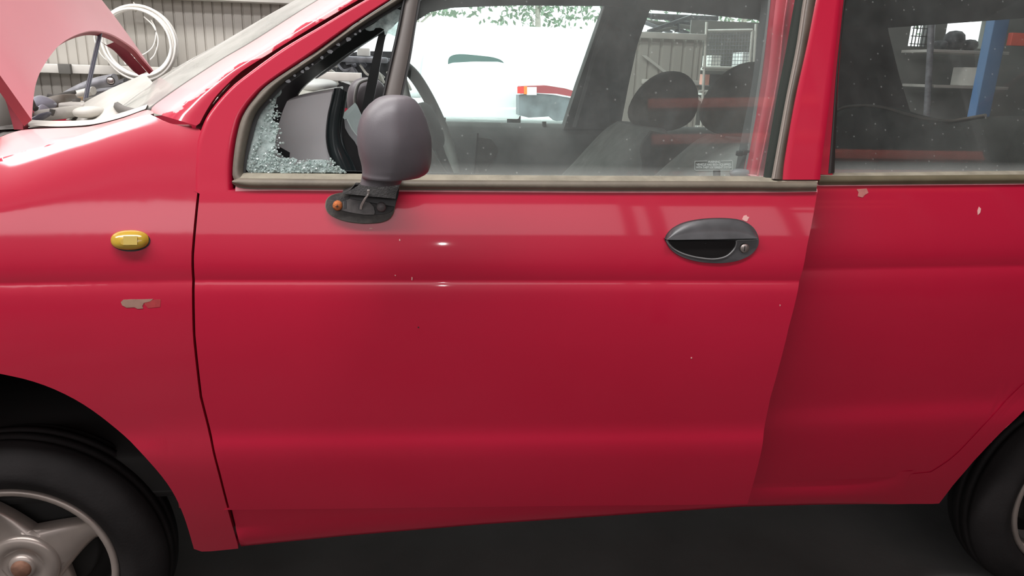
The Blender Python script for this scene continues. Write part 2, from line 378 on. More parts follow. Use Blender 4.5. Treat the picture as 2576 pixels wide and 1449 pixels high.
# ------------------------------------------------------------------ outside
def hatch(name, label, x0, x1, y, z0, ztop, m, group=None):
    t = thing(name, label, 'car', ((x0+x1)/2, y, 0)); W = x1-x0; cx = (x0+x1)/2
    # rear end of a small van: rounded body, window, bumper, wheels
    prof = [(z0, .06, .94), (z0+.06, .0, 1.0), (z0+.35, 0, 1.01), (z0+.62, .02, 1.0), (z0+.95, .10, .95), (ztop-.1, .16, .89), (ztop, .34, .80)]
    G = []
    for z, dy, k in prof:
        row = []
        for q in np.linspace(-PI/2, PI/2, 25):
            s_, c_ = math.sin(q), math.cos(q)
            row.append((cx+W/2*k*math.copysign(abs(s_)**.35, s_), y+dy+.55*(1-abs(c_)**.28), z))
        row = [(cx-W/2*k, y+3.2, z)]+row+[(cx+W/2*k, y+3.2, z)]; G.append(row)
    mb = MB().grid(G); mb.add(G[-1], [tuple(range(len(G[-1])))]); put('body', mb, m, t)
    zw = z0+.70
    g = []
    for a in np.linspace(0, 2*PI, 32, endpoint=False):
        u_, v_ = math.copysign(abs(math.cos(a))**.55, math.cos(a)), math.copysign(abs(math.sin(a))**.6, math.sin(a))
        z = zw+.17+.19*v_; g.append((cx+.02+.47*u_*W/1.6, y-.03+.14*(z-z0)/1.2+.02, z-.03*u_))
    put('rear_window', MB().prism(g, (0, .03, 0)), M_wgl, t)
    put('bumper', MB().box((cx, y+.02, z0+.10), (W*.92, .12, .20), bevel=.04), m, t)
    for s_ in (-1, 1):
        put('wheel', MB().lathe([(.01, 0), (.2, 0), (.28, .02), (.3, .06), (.3, .18), (.01, .2)], (cx+s_*W*.40, y+.6, .30), axis='X', k=24), M_tyre, t)
    return t
hatch('white_hatchback', 'white rounded hatchback in the bright yard, seen through the front window', 1.24, 2.94, 12.0, .36, 1.62, M_white)
# taller white van box behind
t = thing('white_van', 'large white van beyond the white hatchback, almost lost in glare', 'van', (3.0, 15, 0))
put('body', MB().box((2.6, 16.5, 1.32), (6.8, 2.4, 1.55), bevel=.12), M_white, t)
put('cab', MB().box((6.4, 16.5, 1.0), (1.3, 2.2, 1.1), bevel=.25), M_white, t)
for xx in (.6, 4.8): put('wheel', MB().lathe([(.01, 0), (.3, 0), (.38, .05), (.38, .2), (.01, .25)], (xx, 15.25, .38), k=24), M_tyre, t)
# wrecked car rear with lamps
t = thing('stripped_red_car', 'red car stripped of its rear bumper, orange and white lamp beside white hatchback', 'car', (3.9, 12, 0))
def yb(px, py, Y): p = U(px, py, Y); return (p[0], p[1], p[2])
put('rear_panel', MB().prism([yb(a, b, 11.5) for a, b in [(1305, 240), (1350, 236), (1400, 240), (1455, 250), (1475, 262), (1470, 298), (1400, 305), (1385, 293), (1330, 296), (1305, 290)]], (0, .3, 0)), mat('stripped_panel_grey', (.14, .16, .17), rough=.6, var=.3, vscale=4), t)
put('tail_panel', MB().prism([yb(a, b, 11.45) for a, b in [(1310, 217), (1375, 215), (1420, 222), (1475, 238), (1475, 250), (1400, 236), (1345, 234), (1310, 236)]], (0, .3, 0)), mat('pale_red_panel', (.35, .05, .06), rough=.4), t)
for (a, b, c, d), m_, nm in (((1302, 218, 1318, 235), mat('red_lens', (.8, .05, .04), rough=.2), 'red_lens'), ((1318, 217, 1326, 237), mat('orange_lens', (.95, .25, .03), rough=.2), 'orange_lens'), ((1326, 219, 1350, 239), mat('white_lens', (.9, .92, .9), rough=.2), 'white_lens')):
    put(nm, MB().prism([yb(a, b, 11.42), yb(c, b, 11.42), yb(c, d, 11.42), yb(a, d, 11.42)], (0, .06, 0)), m_, t)
put('cabin', MB().box((5.3, 12.9, .95), (2.6, 1.5, .9), bevel=.25), M_white, t)
for xx in (4.2, 5.9): put('wheel', MB().lathe([(.01, 0), (.2, 0), (.29, .04), (.29, .2), (.01, .22)], (xx, 12.0, .29), k=24), M_tyre, t)

# dark wreck seen through the broken quarter window
Y1 = 5.6
t = thing('stripped_car_front', 'dark stripped car front with hanging parts, seen through the broken quarter window', 'car', (U(930, 200, Y1)[0], Y1, 0))
put('body_shell', MB().prism([yb(a, b, Y1+.25) for a, b in [(812, 330), (815, 170), (860, 140), (905, 128), (1010, 130), (1010, 330)]], (0, 1.2, 0)), M_dgrey, t)
put('red_panel', MB().prism([yb(a, b, Y1+.15) for a, b in [(800, 225), (801, 185), (822, 172), (823, 222), (815, 232)]], (0, .08, 0)), M_paint, t)
put('red_sill', MB().prism([yb(a, b, Y1+.1) for a, b in [(862, 272), (900, 276), (900, 298), (862, 296)]], (0, .1, 0)), M_paint, t)
put('crossmember', MB().box(tuple(U(915, 150, Y1)), (.42, .12, .05), bevel=.02), M_grey, t)
put('battery_tray', MB().box(tuple(U(866, 170, Y1+.1)), (.13, .15, .11), bevel=.01), M_dgrey, t)
put('white_bracket', MB().prism([yb(a, b, Y1-.05) for a, b in [(846, 193), (860, 198), (880, 196), (892, 190), (898, 196), (914, 203), (900, 217), (880, 213), (860, 206)]], (0, .05, 0)), M_white, t)
put('intake', MB().box(tuple(U(915, 131, Y1+.1)), (.11, .15, .07), bevel=.01), M_paper, t)
for k in range(26):
    a, b = random.uniform(830, 1000), random.uniform(135, 255)
    s_ = random.uniform(.02, .07)
    put('engine_part', MB().box(tuple(U(a, b, Y1+random.uniform(.0, .25))), (s_*random.uniform(1, 3), .08, s_), rot=Matrix.Rotation(random.uniform(-.8, .8), 3, 'Y'), bevel=.006), random.choice([M_grey, M_dgrey, M_cowl, M_grey]), t)
for k in range(5):
    a = random.uniform(840, 980); b = random.uniform(150, 220)
    put('hose', MB().tube([U(a, b, Y1), U(a+20, b+25, Y1-.06), U(a+45, b+20, Y1), U(a+60, b+45, Y1+.05)], .012, k=6), random.choice([M_dgrey, M_grey, M_cowl]), t)
put('axle_stand', MB().box((U(930, 200, Y1)[0], Y1+.6, .2), (.9, .7, .5), bevel=.03), M_dgrey, t)

def tree(x, y, h, s, label):
    t = thing('tree', label, 'tree', (x, y, 0), group='trees behind the yard')
    mb = MB().tube([(x, y, 0), (x+.1*s, y, h*.4), (x-.1, y, h*.8), (x+.15, y, h)], .16*s, k=8, taper=lambda q: 1-.8*q)
    for k in range(7):
        z = h*(.3+.09*k); a = random.uniform(0, 2*PI); mb.tube([(x, y, z), (x+math.cos(a)*s*.7, y+math.sin(a)*s*.5, z+.7), (x+math.cos(a)*s*1.4, y+math.sin(a)*s, z+1.1)], .05*s, k=5, taper=lambda q: 1-.8*q)
    put('trunk', mb, mat('pale_bark', (.42, .38, .33), rough=.9, var=.2), t)
    lf = MB()
    for k in range(2600):
        c = np.array([x, y, h*.72])+np.clip(rng.normal(size=3), -1.7, 1.7)*np.array([1.2*s, .8*s, h*.2])
        d1 = rng.normal(size=3); d1 /= np.linalg.norm(d1); d2 = np.cross(d1, rng.normal(size=3)); d2 /= np.linalg.norm(d2); q = .13*s
        lf.add([c-d1*q, c+d2*q*.5, c+d1*q, c-d2*q*.5], [(0, 1, 2, 3)], True)
    lf.recalc = False
    put('foliage', lf, mat('pale_leaf', (.17, .24, .16), rough=.8, var=.3, vscale=2), t, kind='stuff')
for x_, y_, h_, s_, l_ in [(-3.6, 27, 7.5, 1.1, 'leftmost pale tree behind the yard, bleached by glare'), (1.4, 30, 8.5, 1.15, 'pale tree above the white hatchback, bleached by glare'),
                           (5.6, 26, 6.5, .95, 'smaller pale tree between two larger ones behind the white van'), (9.6, 29, 8.5, 1.05, 'pale tree above the stripped red car'), (14.2, 28, 7.5, 1.1, 'pale tree behind the ribbed yard wall'),
                           (19.2, 29, 8.0, 1.15, 'rightmost pale tree behind the yard')]:
    tree(x_, y_, h_, s_, l_)

# stack of scrap bodies above the yard wall
t = thing('scrap_stack', 'dark heap of scrap car frames above the ribbed yard wall', 'scrap', (3.6, 7, 0))
for k in range(9):
    a = random.uniform(1600, 1760); b = random.uniform(34, 84)
    p = U(a, b, 7.2+random.uniform(-.2, .3)); put('frame_rail', MB().box(tuple(p), (random.uniform(.3, .8), .06, random.uniform(.03, .07)), rot=Matrix.Rotation(random.uniform(-.35, .35), 3, 'Y'), bevel=.005), random.choice([M_dgrey, M_grey, M_cowld]), t)
put('arched_member', MB().tube([U(1672, 40, 7.2), U(1690, 48, 7.2), U(1700, 60, 7.2), U(1704, 80, 7.2)], .035, k=8), M_dgrey, t)
put('arched_member', MB().tube([U(1700, 44, 7.25), U(1735, 48, 7.25), U(1748, 60, 7.25), U(1752, 86, 7.25)], .035, k=8), M_dgrey, t)
put('roof_beam', MB().box(tuple(U(1700, 42, 7.2)), (1.0, .05, .05), bevel=.005), M_dgrey, t)
put('support_frame', MB().box((3.7, 7.3, .6), (1.6, .5, 1.2), bevel=.03), M_dgrey, t)

# mesh cage with cartons
t = thing('mesh_cage', 'tall wire mesh storage cage behind the front headrests', 'cage', (3.6, 5, 0))
def bar(px1, py1, px2, py2, Y, r, nm, m, par):
    a, b = U(px1, py1, Y), U(px2, py2, Y)
    return put(nm, MB().tube([a, b], r, k=4, smooth=False, n=2), m, par)
for (a, b, c, d) in [(1778, 55, 1756, 470), (1902, 60, 1880, 470), (1780, 78, 1893, 76), (1893, 76, 1885, 170), (1766, 170, 1888, 172), (1758, 230, 1880, 232), (1755, 320, 1880, 322)]:
    bar(a, b, c, d, 5.0, .013, 'frame_tube', M_galv, t)
for side in (0,):
    for k in range(1, 16): bar(1780+k*7.4, 80, 1776+k*7.2, 165, 5.0, .0022, 'mesh_wire', M_grey, t)
    for k in range(1, 10): bar(1779, 78+k*9.4, 1889, 77+k*9.4, 5.0, .0022, 'mesh_wire', M_grey, t)
for z in (172, 232, 320): put('shelf', MB().box(tuple(U(1822, z+4, 5.3)), (.62, .55, .02), bevel=.003), M_galv, t)
p = U(1822, 200, 5.62); put('back_panel', MB().box((p[0], 5.64, .85), (.75, .02, 1.7)), mat('dim_back_board', (.16, .16, .15), rough=.8), t)
def carton(px, py, Y, d, m, lab, name='carton', cat='box', group='cartons in the mesh cage', rot=0, zb=None):
    p = U(px, py, Y)
    if zb is not None: p[2] = zb+d[2]/2+.001
    th = thing(name, lab, cat, (p[0], p[1], p[2]-d[2]/2), group=group)
    R_ = Matrix.Rotation(rot, 3, 'Z')
    put('box_body', MB().box(tuple(p), d, rot=R_, bevel=.004), m, th)
    put('tape_strip', MB().box((p[0], p[1], p[2]+d[2]/2+.0005), (d[0]*.98, .05, .001), rot=R_), M_paper, th)
    return th
carton(1790, 155, 5.25, (.09, .2, .10), M_paper, 'small pale carton on the upper cage shelf, left')
carton(1866, 150, 5.25, (.09, .2, .12), M_white, 'bright white carton on the upper cage shelf, right')
carton(1790, 202, 5.25, (.14, .25, .10), mat('dark_case', (.05, .05, .05), rough=.5), 'dark case on the middle cage shelf', name='tool_case')
carton(1768, 200, 5.2, (.04, .2, .09), mat('salmon_carton', (.75, .35, .28), rough=.7), 'narrow salmon coloured carton beside the dark case')

# right-hand storage seen through the rear windows
t = thing('storage_shelf', 'grey steel shelving against the far wall, seen through the rear door glass', 'shelf', (5.6, 5.2, 0))
for a, b, c, d in [(2345, 40, 2330, 320), (2640, 40, 2600, 330)]: bar(a, b, c, d, 5.0, .035, 'upright', M_grey, t)
for v in (132, 218): put('shelf_board', MB().box(tuple(U(2400, v, 5.2)), (.75, .45, .025), bevel=.003), M_galv, t)
pb = U(2480, 200, 3.6)
t2 = thing('storage_rack', 'rack with blue post and orange beam, at far right through rear glass', 'rack', (pb[0], 3.6, 0))
for yy in (3.6,): put('upright', MB().box((pb[0], yy, 1.6), (.115, .08, 3.2), bevel=.005), M_blue, t2)
put('upright', MB().box((pb[0]+1.9, 3.6, 1.6), (.115, .08, 3.2), bevel=.005), M_blue, t2)
zb2 = U(2530, 98, 3.55)[2]
for yy in (3.55,):
    for z in (zb2, zb2-1.1): put('beam', MB().box((pb[0]+1.0, yy, z), (1.85, .04, .085), bevel=.004), M_orange, t2)
carton(2449, 198, 5.1, (.22, .3, .16), M_paper, 'pale carton on the lower steel shelf near the blue post', group='cartons on the steel shelf', zb=U(2400, 218, 5.2)[2]+.0125)
for k, (a, b, d_) in enumerate([(2362, 121, .10), (2398, 113, .2), (2436, 121, .12)]):
    p = U(a, b, 5.2); p[2] = U(2400, 132, 5.2)[2]+.0125+d_*.45
    if k < 3: tag(put('scrap_part', MB().blob(tuple(p), (d_*.42, .10, d_*.45), k=12), M_dgrey), ['small dark lump of scrap at the left of the upper steel shelf', 'large dark lump of scrap in the middle of the upper steel shelf', 'dark lump of scrap at the right of the upper steel shelf'][k], 'scrap', 'scrap on the steel shelf')
# solid yard wall to the right with two openings showing the bright yard
p0, p1 = U(1905, 200, 5.5)[0], 9.9
def win_x(px): return float(U(px, 90, 5.5)[0])
def win_z(py): return float(U(2350, py, 5.5)[2])
zb_, zt_ = win_z(118), win_z(40)
xs = [win_x(2290), win_x(2332), win_x(2380), win_x(2480)]
mw = MB()
mw.box(((p0+p1)/2, 5.55, zb_/2), (p1-p0, .08, zb_)); mw.box(((p0+p1)/2, 5.55, (zt_+2.7)/2), (p1-p0, .08, 2.7-zt_))
for a, b in ((p0, xs[0]), (xs[1], xs[2]), (xs[3], p1)): mw.box(((a+b)/2, 5.55, (zb_+zt_)/2), (b-a, .08, zt_-zb_))
struct('wall_yard_storage', mw, mat('dim_storage_wall', (.17, .175, .165), rough=.8, var=.15, vscale=2))
t = thing('window_grille', None, None, (xs[0], 5.5, 0), kind='structure')
for k in range(5): put('bar', MB().box((xs[0]+(xs[1]-xs[0])*(k+.5)/5, 5.49, zb_+.1), (.008, .008, .22)), M_dgrey, t)
for k in range(3): put('bar', MB().box(((xs[0]+xs[1])/2, 5.49, zb_+.02+k*.07), (xs[1]-xs[0], .008, .008)), M_dgrey, t)

# pallet racking behind the viewer; it shows in the side glass
RY = -3.0
t = thing('pallet_rack', 'pallet rack with orange beams and dark posts, mirrored in the side windows', 'rack', (3.5, RY, 0))
for xx in (1.85, 3.05, 4.95):
    for yy in (RY, RY-.9):
        put('upright', MB().box((xx, yy, 2.1), (.09, .08, 4.2), bevel=.005), M_dgrey, t)
    for k in range(4): put('brace', MB().tube([(xx, RY, .4+k), (xx, RY-.9, .9+k)], .012, k=6, smooth=False, n=2), M_dgrey, t)
for z in (3.16, 2.89):
    for yy in (RY+.045, RY-.945):
        put('beam', MB().box(((1.85+3.05)/2, yy, z), (1.11, .04, .075), bevel=.004), M_orange, t)
for z in (2.86, 2.70):
    for yy in (RY+.045, RY-.945):
        put('beam', MB().box(((3.05+4.95)/2, yy, z), (1.81, .04, .075), bevel=.004), M_orange, t)
for k in range(5): put('deck_board', MB().box((2.0+k*.2, RY-.45, 3.208), (.12, .95, .02)), M_card, t)

# white cable coil on the wall
t = thing('cable_coil', 'coil of white cable hanging on the ribbed wall above the rail', 'cable', tuple(U(348, 178, 3.85)))
cc = U(348, 108, 3.80); R0 = .215
for k in range(12):
    rr = R0+random.uniform(-.022, .012); dx = random.uniform(-.008, .008); ph = random.uniform(0, 6); pts = []
    for a in np.linspace(0, 2*PI, 48, endpoint=False):
        r_ = rr*(1+.03*math.sin(2*a+ph)*(.4+.6*(math.sin(a) < 0)))
        pts.append((cc[0]+dx+r_*math.cos(a), cc[1]+k*.006-.02, cc[2]+r_*1.0*math.sin(a)))
    put('cable_loop', MB().tube(np.array(pts), .008, k=6, closed=True), M_cable, t)
for L in [[(362, 42), (385, 65), (398, 100), (390, 135), (378, 150)], [(300, 85), (292, 130), (320, 145), (352, 146)], [(286, 80), (295, 120), (310, 150), (316, 162)], [(240, 80), (238, 100), (255, 138), (280, 160)], [(380, 50), (392, 75), (388, 110), (372, 130), (345, 140), (305, 125), (290, 80)]]:
    put('loose_strand', MB().tube([U(a, b, 3.80) for a, b in L], .004, k=6), M_cable, t)
put('tie', MB().tube([U(341, 30, 3.80), U(343, 20, 3.84), U(336, 6, 3.86)], .004, k=6), M_cowl, t)

# bench with scrap behind the engine bay
t = thing('workbench', 'grey workbench standing against the ribbed wall behind the open bonnet', 'bench', (-1.4, 3.0, 0))
put('bench_top', MB().box((-1.3, 3.0, .90), (2.6, .9, .04), bevel=.005), M_cowl, t)
for xx in (-2.5, -.1):
    for yy in (2.65, 3.35): put('leg', MB().box((xx, yy, .44), (.06, .06, .88), bevel=.004), M_grey, t)
def strip(px, Y, r, m, name, lab, flatk=.4, cat='car part', group='car parts lying on the workbench'):
    P = resample([U(a, b, Y) for a, b in px], 20, True); mb = MB(); G = []
    for i, p in enumerate(P):
        G.append([(p[0], p[1]+r*1.6*math.cos(q), p[2]+r*flatk*math.sin(q)*2) for q in np.linspace(0, 2*PI, 12, endpoint=False)])
    mb.grid(G, closed_v=True); mb.add(G[0], [tuple(range(12))]); mb.add(G[-1], [tuple(range(12))])
    return tag(put(name, mb, m), lab, cat, group)
strip([(165, 245), (200, 226), (240, 210), (288, 200)], 2.75, .035, M_grey, 'bumper_strip', 'longest grey bumper strip sloping up across the pile on the bench')
strip([(215, 232), (255, 224), (285, 218), (318, 207)], 2.95, .03, M_dgrey, 'trim_strip', 'dark trim strip with an upturned end at the right of the bench pile')
strip([(150, 250), (195, 238), (235, 228)], 2.65, .025, M_cowl, 'sill_strip', 'pale sill strip at the left of the bench pile')
strip([(205, 238), (240, 233), (290, 227)], 2.85, .022, M_grey, 'door_strip', 'slim grey strip lying lowest in the bench pile')
p = U(280, 203, 2.7); th = thing('head_lamp', 'round chrome lamp resting on the end of the grey bumper strip', 'lamp', tuple(p))
put('lamp_shell', MB().lathe([(.0, .02), (.012, .016), (.018, 0), (.02, -.01)], tuple(p), k=20), M_dgrey, th); put('lamp_lens', MB().blob((p[0], p[1]-.01, p[2]), (.018, .01, .016), k=14), M_steel, th)

# ================================================================== THE CAR
car = thing('car', 'small faded red hatchback with raised bonnet, ajar front door and broken quarter window', 'car', (1.17, .75, 0))
GAPX = [(.28, .405), (.318, .403), (.479, .391), (.641, .374), (.76, .374), (.854, .379), (.898, .381), (1.013, .394), (1.04, .399), (1.116, .417)]
def gap(z): return float(np.interp(z, [g[0] for g in GAPX], [g[1] for g in GAPX]))

def side_panel(mb, bottom, top, surf, nx, rows, levels, edgeL=None, edgeR=None, rim=.012, toprim=True):
    """outer skin of a door or wing between a bottom curve and a top curve given in (x, z); the rows follow the pressed creases"""
    B = resample(bottom, nx, False); T = resample(top, nx, False); G = []
    for i in range(nx):
        s = i/(nx-1); x0, z0 = B[i]; x1, z1 = T[i]
        lv = [z0]+[L for L in levels(.5*(x0+x1)) if z0+.01 < L < z1-.01]+[z1]
        zs = []
        # dense rows near each level
        for a, b in zip(lv[:-1], lv[1:]):
            k = max(6, int(rows*(b-a)/.7)); q = np.linspace(0, 1, k, endpoint=False); q = .5*(1-np.cos(PI*q))*.5+q*.5; zs += list(a+(b-a)*q)
        zs.append(z1); zs = np.interp(np.linspace(0, 1, rows), np.linspace(0, 1, len(zs)), zs) if False else np.array(zs)
        G.append((s, x0, z0, x1, z1, zs))
    m = min(len(g[5]) for g in G)
    out = []
    for s, x0, z0, x1, z1, zs in G:
        if len(zs) != m: zs = np.interp(np.linspace(0, 1, m), np.linspace(0, 1, len(zs)), zs)
        row = []
        for z in zs:
            q = (z-z0)/(z1-z0); x = x0+(x1-x0)*q
            if edgeL: x += (1-s)*(edgeL(B[0][1]+(T[0][1]-B[0][1])*q)-(B[0][0]+(T[0][0]-B[0][0])*q)) if 0 < q < 1 else 0
            if edgeR: x += s*(edgeR(B[-1][1]+(T[-1][1]-B[-1][1])*q)-(B[-1][0]+(T[-1][0]-B[-1][0])*q)) if 0 < q < 1 else 0
            row.append(np.array([x, surf(x, z), z]))
        out.append(row)
    mb.grid(out)
    for e in (out[0], out[-1], [r[0] for r in out], [r[-1] for r in out])[:4 if toprim else 3]: mb.grid([e, [p+np.array([0, rim, 0]) for p in e]])
    return out
LV = lambda x: [ZL(x)-.02, ZL(x)+.012, ZC(x)-.004, ZC(x)+.004]
LVc = lambda x: [ZC(x)-.004, ZC(x)+.004]

# ---- front wing
mb = MB()
sh_px = [(0, 408), (60, 388), (130, 364), (199, 342), (258, 321), (310, 304), (352, 292), (380, 287)]
in_px = [(0, 345), (30, 334), (63, 326), (120, 323), (188, 321), (235, 316), (305, 298), (366, 277)]
_zs = None
SH = [US(a, b, SB) for a, b in sh_px]
_sx = [-.62, -.50, -.35, -.15, .0]+[p[0] for p in SH]; _sz = [.80, .90, .975, 1.03, 1.048]+[p[2] for p in SH]
def SW(x, z):
    e = z-(float(np.interp(x, _sx, _sz))-.085); k = 2.6*min(1, max(0, (.46-x)/.1))
    return SB(x, z)+(k*e*e if e > 0 else 0)
SH = [US(a, b, SW) for a, b in sh_px]; IN = [US(a, b, SB, .115-.07*i/7) for i, (a, b) in enumerate(in_px)]
GT = US(500, 324, SW)
ap = [US(a, b, SB) for a, b in [(0, 940), (75, 957), (150, 985), (225, 1027), (300, 1085), (370, 1155), (430, 1230), (465, 1305), (490, 1388)]]
ap = [(p[0], p[2]) for p in ap]; AX = .0
ap = [tuple(q) for q in resample(ap, 40, True)]; arch = [(2*AX-x, z) for x, z in ap[::-1]]+ap
def zsill(x): return float(np.interp(x, [p[0] for p in ZSP], [p[2] for p in ZSP]))
ZSP = [US(a, b, SB) for a, b in [(500, 1390), (579, 1382), (866, 1353), (1197, 1325), (1866, 1279), (2360, 1266)]]
bot = [(-.62, .34), (-.38, arch[0][1])]+arch+[(.35, zsill(.35)), (gap(.3), zsill(.40))]
fr = [(-.62, .80), (-.50, .90), (-.35, .975), (-.15, 1.03), (.0, 1.048)]
top = fr+[(p[0], p[2]) for p in SH]+[(p[0], p[2]) for p in [US(a, b, SW) for a, b in [(402, 300), (430, 311), (465, 319), (500, 324)]]]
# parametrise both by the same pace
bot_r = resample(bot, 90, False)
W_ = side_panel(mb, bot_r, top, SW, 90, 70, LVc, edgeR=gap, rim=.012, toprim=False)
# shoulder: rolls over inwards to the bonnet shut line
shp = resample(sh_px+[(386, 286)], 50, True); inp = resample(in_px+[(386, 282)], 50, True); G = []
for i in range(50):
    row = []; dmax = .10-.06*i/49
    for j in range(13):
        t = j/12; o = dmax*t**1.3; q = shp[i]*(1-t)+inp[i]*t; pz = US(shp[i][0], shp[i][1], SW); row.append(US(q[0], q[1], lambda x, z: SB(x, min(z, pz[2]))+(pz[1]-SB(pz[0], pz[2]))+.33*max(0, z-pz[2]), o))
    G.append(row)
front = []
for k in range(14):
    s = k/14; row = []
    a = np.array([-.62+(G[0][0][0]+.62)*s, 0, float(np.interp(-.62+(G[0][0][0]+.62)*s, [p[0] for p in fr], [p[1] for p in fr]))]); a[1] = SB(a[0], a[2])
    if k == 0: a[1] += .05
    b = a+np.array([0, .115, .055*(s**.5)+.01])
    for j in range(13):
        t = j/12; row.append(a+np.array([0, (b[1]-a[1])*(1-math.cos(t*PI/2))**.9, (b[2]-a[2])*math.sin(t*PI/2)**.9]))
    front.append(row)
mb.grid(front+G)
lip = [r[-1] for r in front+G]; mb.grid([lip, [p+np.array([0, .006, -.03]) for p in lip]])
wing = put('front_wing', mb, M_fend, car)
# side repeater lamp and the mark left by a removed badge, scratches
def ell(cx, cy, a, b, k=32, e=2.0, rot=0):
    out = []
    for q in np.linspace(0, 2*PI, k, endpoint=False):
        x = a*math.copysign(abs(math.cos(q))**(2/e), math.cos(q)); y = b*math.copysign(abs(math.sin(q))**(2/e), math.sin(q))
        out.append((cx+x*math.cos(rot)-y*math.sin(rot), cy+x*math.sin(rot)+y*math.cos(rot)))
    return out
lampm = mat('amber_lens', (.58, .37, .035), rough=.22, trans=.15, coat=.6, var=.08, vscale=60)
put('lamp_surround', plate(ell(328, 606, 50, 27), SB, -.001, .006), M_base, wing)
put('side_lamp', plate(ell(326, 604, 48, 24.5, e=2.3), SB, -.003, .006, bul=.014), lampm, wing, label='yellow amber oval lens')
put('lamp_bulb', plate([(310, 594), (345, 594), (345, 616), (310, 616)], SB, -.0165, .001), mat('smoky_amber', (.50, .36, .07), rough=.3), wing)
M_glue = mat('glue_residue', (.30, .17, .13), rough=.8, var=.15, vscale=60)
put('badge_mark', plate([(304, 760), (310, 754), (330, 753), (360, 753), (385, 752), (378, 758), (362, 762), (358, 770), (360, 776), (346, 777), (338, 773), (318, 774), (307, 768)], SB, -.0006, .0005), M_glue, wing, label='dull mark left by a removed badge')
put('badge_mark', plate([(362, 755), (404, 753), (403, 772), (372, 775), (364, 766)], SB, -.0004, .0003), mat('faint_glue', (.40, .035, .04), rough=.6, var=.2, vscale=50), wing)

# ---- windscreen pillar
A = [(379, 282), (385, 268), (420, 242), (472, 206), (560, 149), (640, 102), (798, 2), (960, -92), (1130, -180)]
B = [(494, 316), (501, 312), (517, 282), (545, 240), (596, 189), (640, 158), (766, 80), (890, 6), (1030, -72), (1180, -155)]
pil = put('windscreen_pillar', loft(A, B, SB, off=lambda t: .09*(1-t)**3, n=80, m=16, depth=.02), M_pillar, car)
# foot of the pillar
# ---- body behind the gaps
put('door_jamb', loft([(505, 330), (520, 285), (560, 232), (640, 150), (760, 74), (900, -10), (1060, -100)], [(545, 360), (560, 300), (600, 250), (680, 180), (800, 100), (950, 8), (1090, -80)], SB, off=lambda t: .035, n=40, m=3), M_inner, car)
gj = [(gap(z), z) for z in (.32, .45, .6, .75, .85, .95, 1.05, 1.12)]
put('door_jamb', MB().grid([[np.array([x+dx, SB(x, z)+.03, z]) for dx in (-.03, 0, .05)] for x, z in gj]), M_inner, car)

# ---- sill
mb = MB(); xs_ = np.linspace(.39, 1.86, 90); G = []
for x in xs_:
    zs0 = zsill(x); zt = .43 if x < 1.42 else float(US(2000, 1205, SB)[2])+.004; zt = max(zt, zs0+.07); q = 1-min(1, max(0, (x-1.66)/.19))
    G.append([np.array([max(x, gap(z)+.0045), SB(x, z)+o*q+.0005*(1-q), z]) for z, o in ((zt, .012), (zs0+.066, .006), (zs0+.055, .001), (zs0+.03, -.001), (zs0+.012, 0), (zs0+.002, .004), (zs0, .012))]+[np.array([x, SB(x, zs0)+.05, zs0])])
mb.grid(G)
put('sill', mb, M_paint, car)
put('jamb_floor', MB().box((1.1, .12, .42), (1.6, .12, .08)), M_inner, car)

# ---- front door, standing ajar
DB = [(p[0], p[2]) for p in [US(a, b, SD) for a, b in [(563, 1283), (900, 1279), (1300, 1274), (1700, 1270), (1880, 1268)]]]
Tr = US(2056, 481, SD); Tl = US(488, 480, SD)
DT = [(Tl[0], Tl[2])]+[(p[0], p[2]) for p in [US(a, b, SD) for a, b in [(700, 477), (1000, 480), (1500, 483), (1900, 483)]]]+[(Tr[0], Tr[2])]
Rz = [US(a, b, SD) for a, b in [(1880, 1268), (1938, 1000), (1985, 820), (2010, 710), (2030, 620), (2056, 481)]]
Rz = sorted([(p[2], p[0]) for p in Rz])
eR = lambda z: float(np.interp(z, [r[0] for r in Rz], [r[1] for r in Rz]))
eL = lambda z: gap(z)+.0045
mb = MB(); side_panel(mb, DB, DT, SD, 100, 90, LV, edgeL=eL, edgeR=eR, rim=.02)
# rolled top edge of the skin under the moulding
tp = resample([(US(592, 479, SD)[0], US(592, 479, SD)[2])]+DT[1:], 60, False); fdoor = put('front_door', mb, M_paint, car)
M_chalk = mat('chalky_top_edge', (.80, .33, .36), rough=.6, var=.1, vscale=40)
put('top_edge', MB().grid([[np.array([x, SD(x, z)+o, z+dz]) for x, z in tp] for o, dz in ((-.0006, -.0035), (-.0004, 0), (.001, .003), (.004, .006), (.010, .008), (.03, .008))]), M_chalk, fdoor, label='pale chalky top edge')
# window frame of the door: front limb (red) and rear limb
FA = [(487, 482), (486, 440), (489, 400), (499, 350), (517, 300), (541, 264), (575, 226), (610, 196), (709, 124), (808, 65), (908, 6), (1040, -66), (1180, -140)]
FBs = [(587, 482), (585, 440), (588, 390), (596, 340), (610, 293), (640, 248), (684, 206), (784, 139), (883, 67), (982, 2), (1080, -60), (1200, -125)]
mbf = loft(FA, FBs, SD, off=lambda t: .004*(1-min(1, t/.1))**2+.014*max(0, (t-.86)/.14)**2, n=90, m=14, depth=.02)
put('door_frame', mbf, M_paint, fdoor)
put('door_frame', loft([(1968, 452), (1973, 400), (1999, 250), (2030, 110), (2052, 0), (2085, -150)], [(2063, 452), (2068, 400), (2085, 270), (2101, 130), (2115, 0), (2135, -150)], SD, off=lambda t: .003*(1-min(1, t/.1))**2+.003*max(0, (t-.9)/.1)**2, n=40, m=10, depth=.03), M_paint, fdoor, label='red rear window frame')
SA = [(592, 455), (585, 440), (588, 395), (596, 343), (610, 295), (640, 250), (684, 208), (784, 141), (883, 69), (982, 3), (1080, -58)]
SB_ = [(630, 455), (613, 440), (615, 400), (624, 350), (642, 290), (673, 250), (714, 208), (808, 141), (915, 63), (1012, 4), (1095, -50)]
